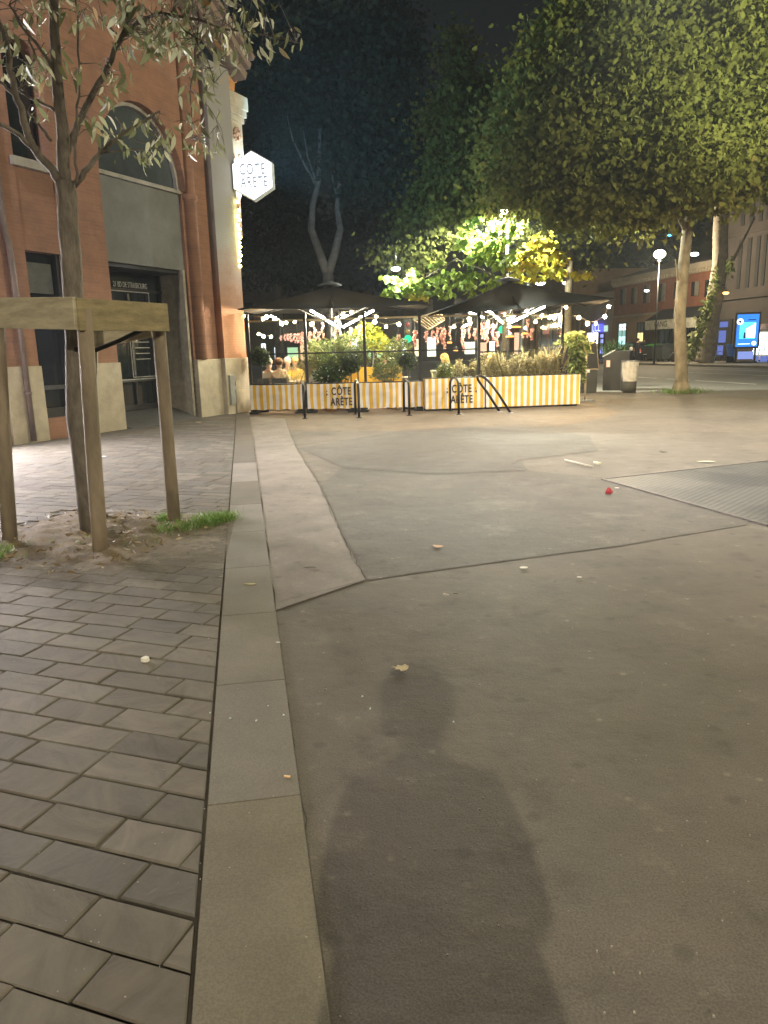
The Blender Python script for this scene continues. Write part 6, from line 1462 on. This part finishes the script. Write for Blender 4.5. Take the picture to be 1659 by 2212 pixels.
street_lamp(1.36, -9.9, 6.1, 'double headed street lamp behind the viewpoint that throws the long shadow on the asphalt', [(-1.4, .7), (1.1, 2.1)], 5900, (1, .87, .64), .065, half=85)
street_lamp(9.6, 4.0, 7.0, 'tall street lamp beside the road, out of the picture to the right', [(-.7, 0)], 800, (1, .88, .66), .15)
street_lamp(13.2, 13.2, 7.8, 'tall warm street lamp beside the road, in front of the large plane tree', [(-.7, 0)], 4400, (1, .86, .52), .15)
hl = empty('hanging_fill_lamp', (4.6, 12.6, 8.3), 0, 'unseen lamp added on a wire over the plaza to brighten the ground', 'street lamp')  # added out of view to lift the light on the middle ground
s = MB(); s.tube([(-12, 3.5, 1.5), (-6, 1.7, .75), (0, 0, .32), (5, -2.5, .4)], .008, 5); s.build('wire', M_BLACK, hl)
s = MB(); s.lathe([(.26, .02), (.2, .14), (.05, .3)], n=16); s.build('hood', M_DARKMET, hl); s = MB(); s.ball((0, 0, -.0), .12, (1, 1, .6)); s.build('lamp_globe', E('hanging_glow', (1, .88, .68), 8, False), hl)
s = MB(); s.tube([(5, -2.5, -8.2), (5, -2.5, .5)], [.1, .05], 10); s.build('mast', M_DARKMET, hl)
spot('lamp_light', hl, (0, 0, -.22), 6200, (1, .92, .82), .12, 53, .75)
_f = Vector((8.0, 22.0, 9.5)) - Vector((12.9, 13.2, 8.1))
fh = empty('fill_lamp', (12.9, 13.2, 8.1), 0, 'unseen lamp added by the warm street lamp to brighten the plane tree crowns', 'fill_lamp')  # unseen extra lamp, added to brighten the two plane crowns
s = MB(); s.box((0, 0, .16), (.36, .24, .2)); s.build('housing', M_DARKMET, fh)
_s = spot('fill_beam', fh, (-.1, .25, 0), 3000, (1, .9, .64), .15, 62, .5); _s.rotation_euler = _f.to_track_quat('-Z', 'Y').to_euler()
_f = Vector((3.6, 29.0, 9.0)) - Vector((12.9, 13.2, 8.1)); _s = spot('fill_beam', fh, (-.25, .1, 0), 12000, (.95, 1, .62), .15, 24, .6); _s.rotation_euler = _f.to_track_quat('-Z', 'Y').to_euler()
c = at(1097, 457, 26.3)
street_lamp(c.x, c.y, c.z, 'white street lamp shining inside the small bright tree behind the parasols', [(-.15, -.1)], 9500, (.97, 1, .8), .12, 40, half=86)
c = at(1425, 549, 52)
t = empty('street_lamp', (c.x, c.y, .13), 0, 'globe street lamp glowing white left of the large plane trunk', 'street lamp')
s = MB(); s.tube([(0, 0, 0), (0, 0, c.z - .6)], [.06, .035], 10); s.build('pole', M_DARKMET, t); s = MB(); s.ball((0, 0, c.z - .13), .34, (1.15, 1.15, .85), 16, 10); s.build('lamp_globe', E('globe_glow', (1, .9, .62), 9, False), t)
s = MB(); s.lathe([(.1, c.z - .62), (.14, c.z - .45)], n=10); s.build('collar', M_DARKMET, t); point('lamp_light', t, (-.2, -.5, c.z - .75), 3200, (1, .82, .52), .3)
c0, c1 = at(1140, 622, 30), at(1156, 487, 30); d = (c1 - c0); b0 = c0 - d * (c0.z / d.z)
t = empty('leaning_lamp_post', b0, 0, 'leaning grey lamp post in front of the small bright tree', 'lamp post')
s = MB(); s.tube([(0, 0, 0), tuple(c1 - b0)], [.09, .06], 10); s.build('pole', M_STEEL, t)
s = MB(); q = c1 - b0; s.tube([tuple(q), tuple(q + Vector((.06, 0, .25)))], .1, 8); s.build('lamp_head', M('head_grey', (.45, .46, .5), .4), t)
def small_lamp(v, y_, Y, col, st, label, r=.14, cat='lamp', w=0):
    c = at(v, y_, Y); t = empty('bracket_lamp', c, 0, label, cat)
    s = MB(); s.ball((0, 0, 0), r, (1.5, 1, .7), 10, 6); s.build('lamp_globe', E('small_lamp', col, st, False), t)
    s = MB(); s.tube([(0, 0, r * .6), (0, .1, .5), (0, 1.2, .6)], .025, 6); s.lathe([(r * 1.6, r * .5), (r * .6, r * 1.1)], n=10); s.build('bracket', M_DARKMET, t)
    if w: point('lamp_light', t, (0, -.15, -r * 1.2), w, col, .08)
small_lamp(1167, 611, 55, (.9, .95, 1), 10, 'white bracket lamp just right of the parasol tip', .24)
small_lamp(1224, 611, 55, (.9, .95, 1), 10, 'white bracket lamp beside the slim trunk over the right parasol', .2)
small_lamp(1500, 549, 58, (.95, 1, 1), 8, 'flat white lamp right of the large plane trunk', .22)
small_lamp(1397, 628, 58, (.95, 1, 1), 8, 'small white lamp in front of the brick house windows', .13)
small_lamp(1568, 633, 49, (1, .6, .15), 4, 'amber lamp on the tall grey house above the ivy tree', .14)
small_lamp(1447, 508, 60, (.1, .6, 1), 4, 'tiny blue lamp high beside the globe street lamp', .12)
small_lamp(1182, 582, 50, (.1, .55, 1), 4, 'tiny blue lamp among the yellow leaves of the small tree', .1)
small_lamp(855, 581, 25.2, (.9, .97, 1), 10, 'white lamp at the left tip of the small bright tree', .1, w=700)

# ------------------------------------------------------------------ the person taking the picture
person((.08, -.42, 0), 0, 'person holding up a phone, known only by the long shadow on the asphalt', 'stand', top=(.1, .1, .12), legs=(.05, .06, .09), arms=((.235, .06, 1.12), (.05, .3, 1.3)), bulk=1.05, coat=True, hair_r=.128)
ph = empty('phone', (0, -.012, CAM_H - .02), 0, 'dark phone held upright in front of the person taking the picture', 'phone')
s = MB(); s.bb(-.036, .036, -.012, -.004, -.155, .01); s.build('case', M_BLACK, ph, .003); s = MB(); s.bb(-.033, .033, -.0135, -.012, -.15, .005); s.build('screen', M_DGLASS, ph)

# ------------------------------------------------------------------ litter on the ground
def leaf_on(v, y_, size, col, label, rz, shape='plane', name='fallen_leaf', z=.016):
    p = gnd(v, y_, z); prof = LEAF[shape]; t = MB()
    R = Matrix.Rotation(rz, 3, 'Z'); n = len(prof)
    vs = [R @ Vector((x * size, (q - .5) * size, 0)) for x, q in prof]; top = [v_ + Vector((0, 0, .003 + .03 * size * abs(x))) for v_, (x, q) in zip(vs, prof)]
    t.add([*top, *[a - Vector((0, 0, .002)) for a in top]], [tuple(range(n)), tuple(range(n, 2 * n))[::-1]] + [(k, (k + 1) % n, n + (k + 1) % n, n + k) for k in range(n)])
    o = t.build(name, M('leaf_%d' % v, col, .7, .2, 30)); o.location = (p.x, p.y, z); return tag(o, label, 'leaf')
leaf_on(863, 1443, .085, (.6, .5, .28), 'pale yellow plane leaf lying just beyond the head of the shadow', 1.3)
leaf_on(540, 1262, .09, (.4, .36, .18), 'olive leaf lying on the kerb stones near the tree pit', 1.5, 'lance')
leaf_on(944, 1180, .1, (.45, .28, .16), 'curled brown leaf on the dark asphalt patch', .7, 'ivy')
leaf_on(670, 1226, .1, (.07, .055, .04), 'dark wet leaf on the pale concrete strip', 1.4, 'lance')
leaf_on(1525, 997, .24, (.6, .58, .4), 'large cream leaf beyond the metal grating', 1.4, 'lance')
leaf_on(428, 912, .2, (.5, .42, .25), 'pale curled leaf on the paving before the entrance ramp', .6, 'ivy')
leaf_on(1431, 974, .12, (.12, .1, .08), 'small dark leaf on the plaza near the far crack', .4, 'ivy')
def scrap(v, y_, lx, ly, col, label, rz=0, cat='scrap', h=.0025, name='paper_scrap', z=.014):
    p = gnd(v, y_, z); s = MB(); n = 7
    poly = [(lx / 2 * math.cos(2 * PI * k / n) * (1 + .2 * math.sin(k * 5)), ly / 2 * math.sin(2 * PI * k / n) * (1 + .15 * math.cos(k * 3))) for k in range(n)]
    s.prism(poly, 0, h); o = s.build(name, M('scrap_%d' % v, col, .6, .1)); o.location = (p.x, p.y, z); o.rotation_euler = (0, 0, rz); return tag(o, label, cat)
def stickl(v0, y0, v1, y1, r, col, label, name, cat):
    a, b_ = gnd(v0, y0, .013), gnd(v1, y1, .013); s = MB(); s.tube([(0, 0, r), tuple((b_ - a) + Vector((0, 0, r)))], r, 8); o = s.build(name, M('stick_%d' % v0, col, .6)); o.location = a; return tag(o, label, cat)
stickl(614, 1679, 627, 1680, .0045, (.75, .5, .28), 'orange cigarette butt on the kerb stones', 'cigarette_butt', 'cigarette butt')
stickl(1220, 995, 1281, 1010, .011, (.5, .47, .38), 'long pale stick lying on the plaza near the grating', 'stick', 'stick')
stickl(1283, 1001, 1297, 1004, .016, (.6, .56, .4), 'short pale stick right of the long one', 'stick', 'stick')
stickl(958, 1285, 968, 1287, .006, (.45, .42, .33), 'thin twig end in the asphalt middle, left of two', 'twig', 'twig')
stickl(980, 1283, 990, 1284, .006, (.2, .18, .14), 'darker twig end in the asphalt middle, right of two', 'twig', 'twig')
c = gnd(1315, 1066, .01)
s = MB(); s.lathe([(.028, 0), (.036, .018), (.026, .035), (.02, .05), (.004, .062)], n=11)
_r = random.Random(2); s.v = [(x * _r.uniform(.7, 1.25), y_ * _r.uniform(.7, 1.25), z * _r.uniform(.8, 1.2)) for x, y_, z in s.v]; s.smooth = [False] * len(s.f)
o = s.build('crumpled_wrapper', M('red_wrapper', (.5, .06, .07), .5)); o.location = c; tag(o, 'crumpled red wrapper standing on the asphalt near the grating', 'wrapper')
scrap(601, 1388, .025, .016, (.55, .54, .5), 'white paper scrap at the kerb joint'); scrap(1132, 1226, .06, .05, (.5, .47, .4), 'white scrap beyond the seam of the asphalt patch', .3); scrap(1252, 1247, .035, .03, (.5, .47, .42), 'small white scrap in the open asphalt on the right')
scrap(315, 1428, .04, .04, (.7, .68, .6), 'crumpled white scrap on the slate paving', h=.02); scrap(222, 986, .12, .06, (.7, .68, .62), 'flat white paper on the far paving behind the stakes'); scrap(1333, 1054, .05, .03, (.65, .6, .5), 'tan scrap next to the red wrapper')
g_ = random.Random(3)
M_SHARD = M('glass_shard', (.7, .85, .75), .05, spec=.9)
M_CHIP = M('pale_chip', (.3, .28, .23), .7)
first = None
spots = [(783, 1505), (612, 1545), (580, 1525), (554, 1557), (455, 1540), (497, 1552), (980, 1560), (800, 1531)]
for v, y_ in spots:
    p = gnd(v, y_, .016)
    if first is None: s = MB(); s.prism([(-.004, -.003), (.005, -.002), (.001, .005)], 0, .004); first = o = s.build('glass_shard', M_SHARD)
    else: o = first.copy(); COL.objects.link(o)
    o.location = p; o.rotation_euler = (g_.uniform(-.4, .4), g_.uniform(-.4, .4), g_.uniform(0, 6)); tag(o, 'tiny glittering glass shard on the ground around the shadow head', 'glass shard', 'glass shards scattered on the ground')
s = MB()
for k in range(260):
    v, y_ = g_.uniform(20, 1640), 1000 + 1200 * g_.random() ** 1.2; p = gnd(v, y_, .014); r = g_.uniform(.001, .0034) * (1 if y_ > 1500 else 1.7); a = g_.uniform(0, 6)
    s.prism([(p.x + r * math.cos(a + q) * g_.uniform(.6, 1.4), p.y + r * math.sin(a + q) * g_.uniform(.6, 1.4)) for q in (0, 1.5, 3, 4.6)], .012 if p.x > xe(p.y) else .015, .017)
tag(s.build('grit', M_CHIP), 'pale grit and crumbs sprinkled over paving and asphalt', 'grit', kind='stuff')

# ------------------------------------------------------------------ thin air volume added to stand in for glow round the sign
hz = MB(); hz.bb(-95, 95, -20, 150, -1.0, 26)
hm = bpy.data.materials.new('glow_haze'); hm.use_nodes = True
hn = hm.node_tree.nodes; hn.remove(hn['Principled BSDF'])
pv_ = nd(hn, 'ShaderNodeVolumePrincipled'); pv_.inputs['Color'].default_value = (.8, .92, 1, 1); pv_.inputs['Density'].default_value = .0007; pv_.inputs['Anisotropy'].default_value = .1
hm.node_tree.links.new(pv_.outputs[0], hn['Material Output'].inputs['Volume'])
tag(hz.build('glow_haze', hm), kind='stuff')
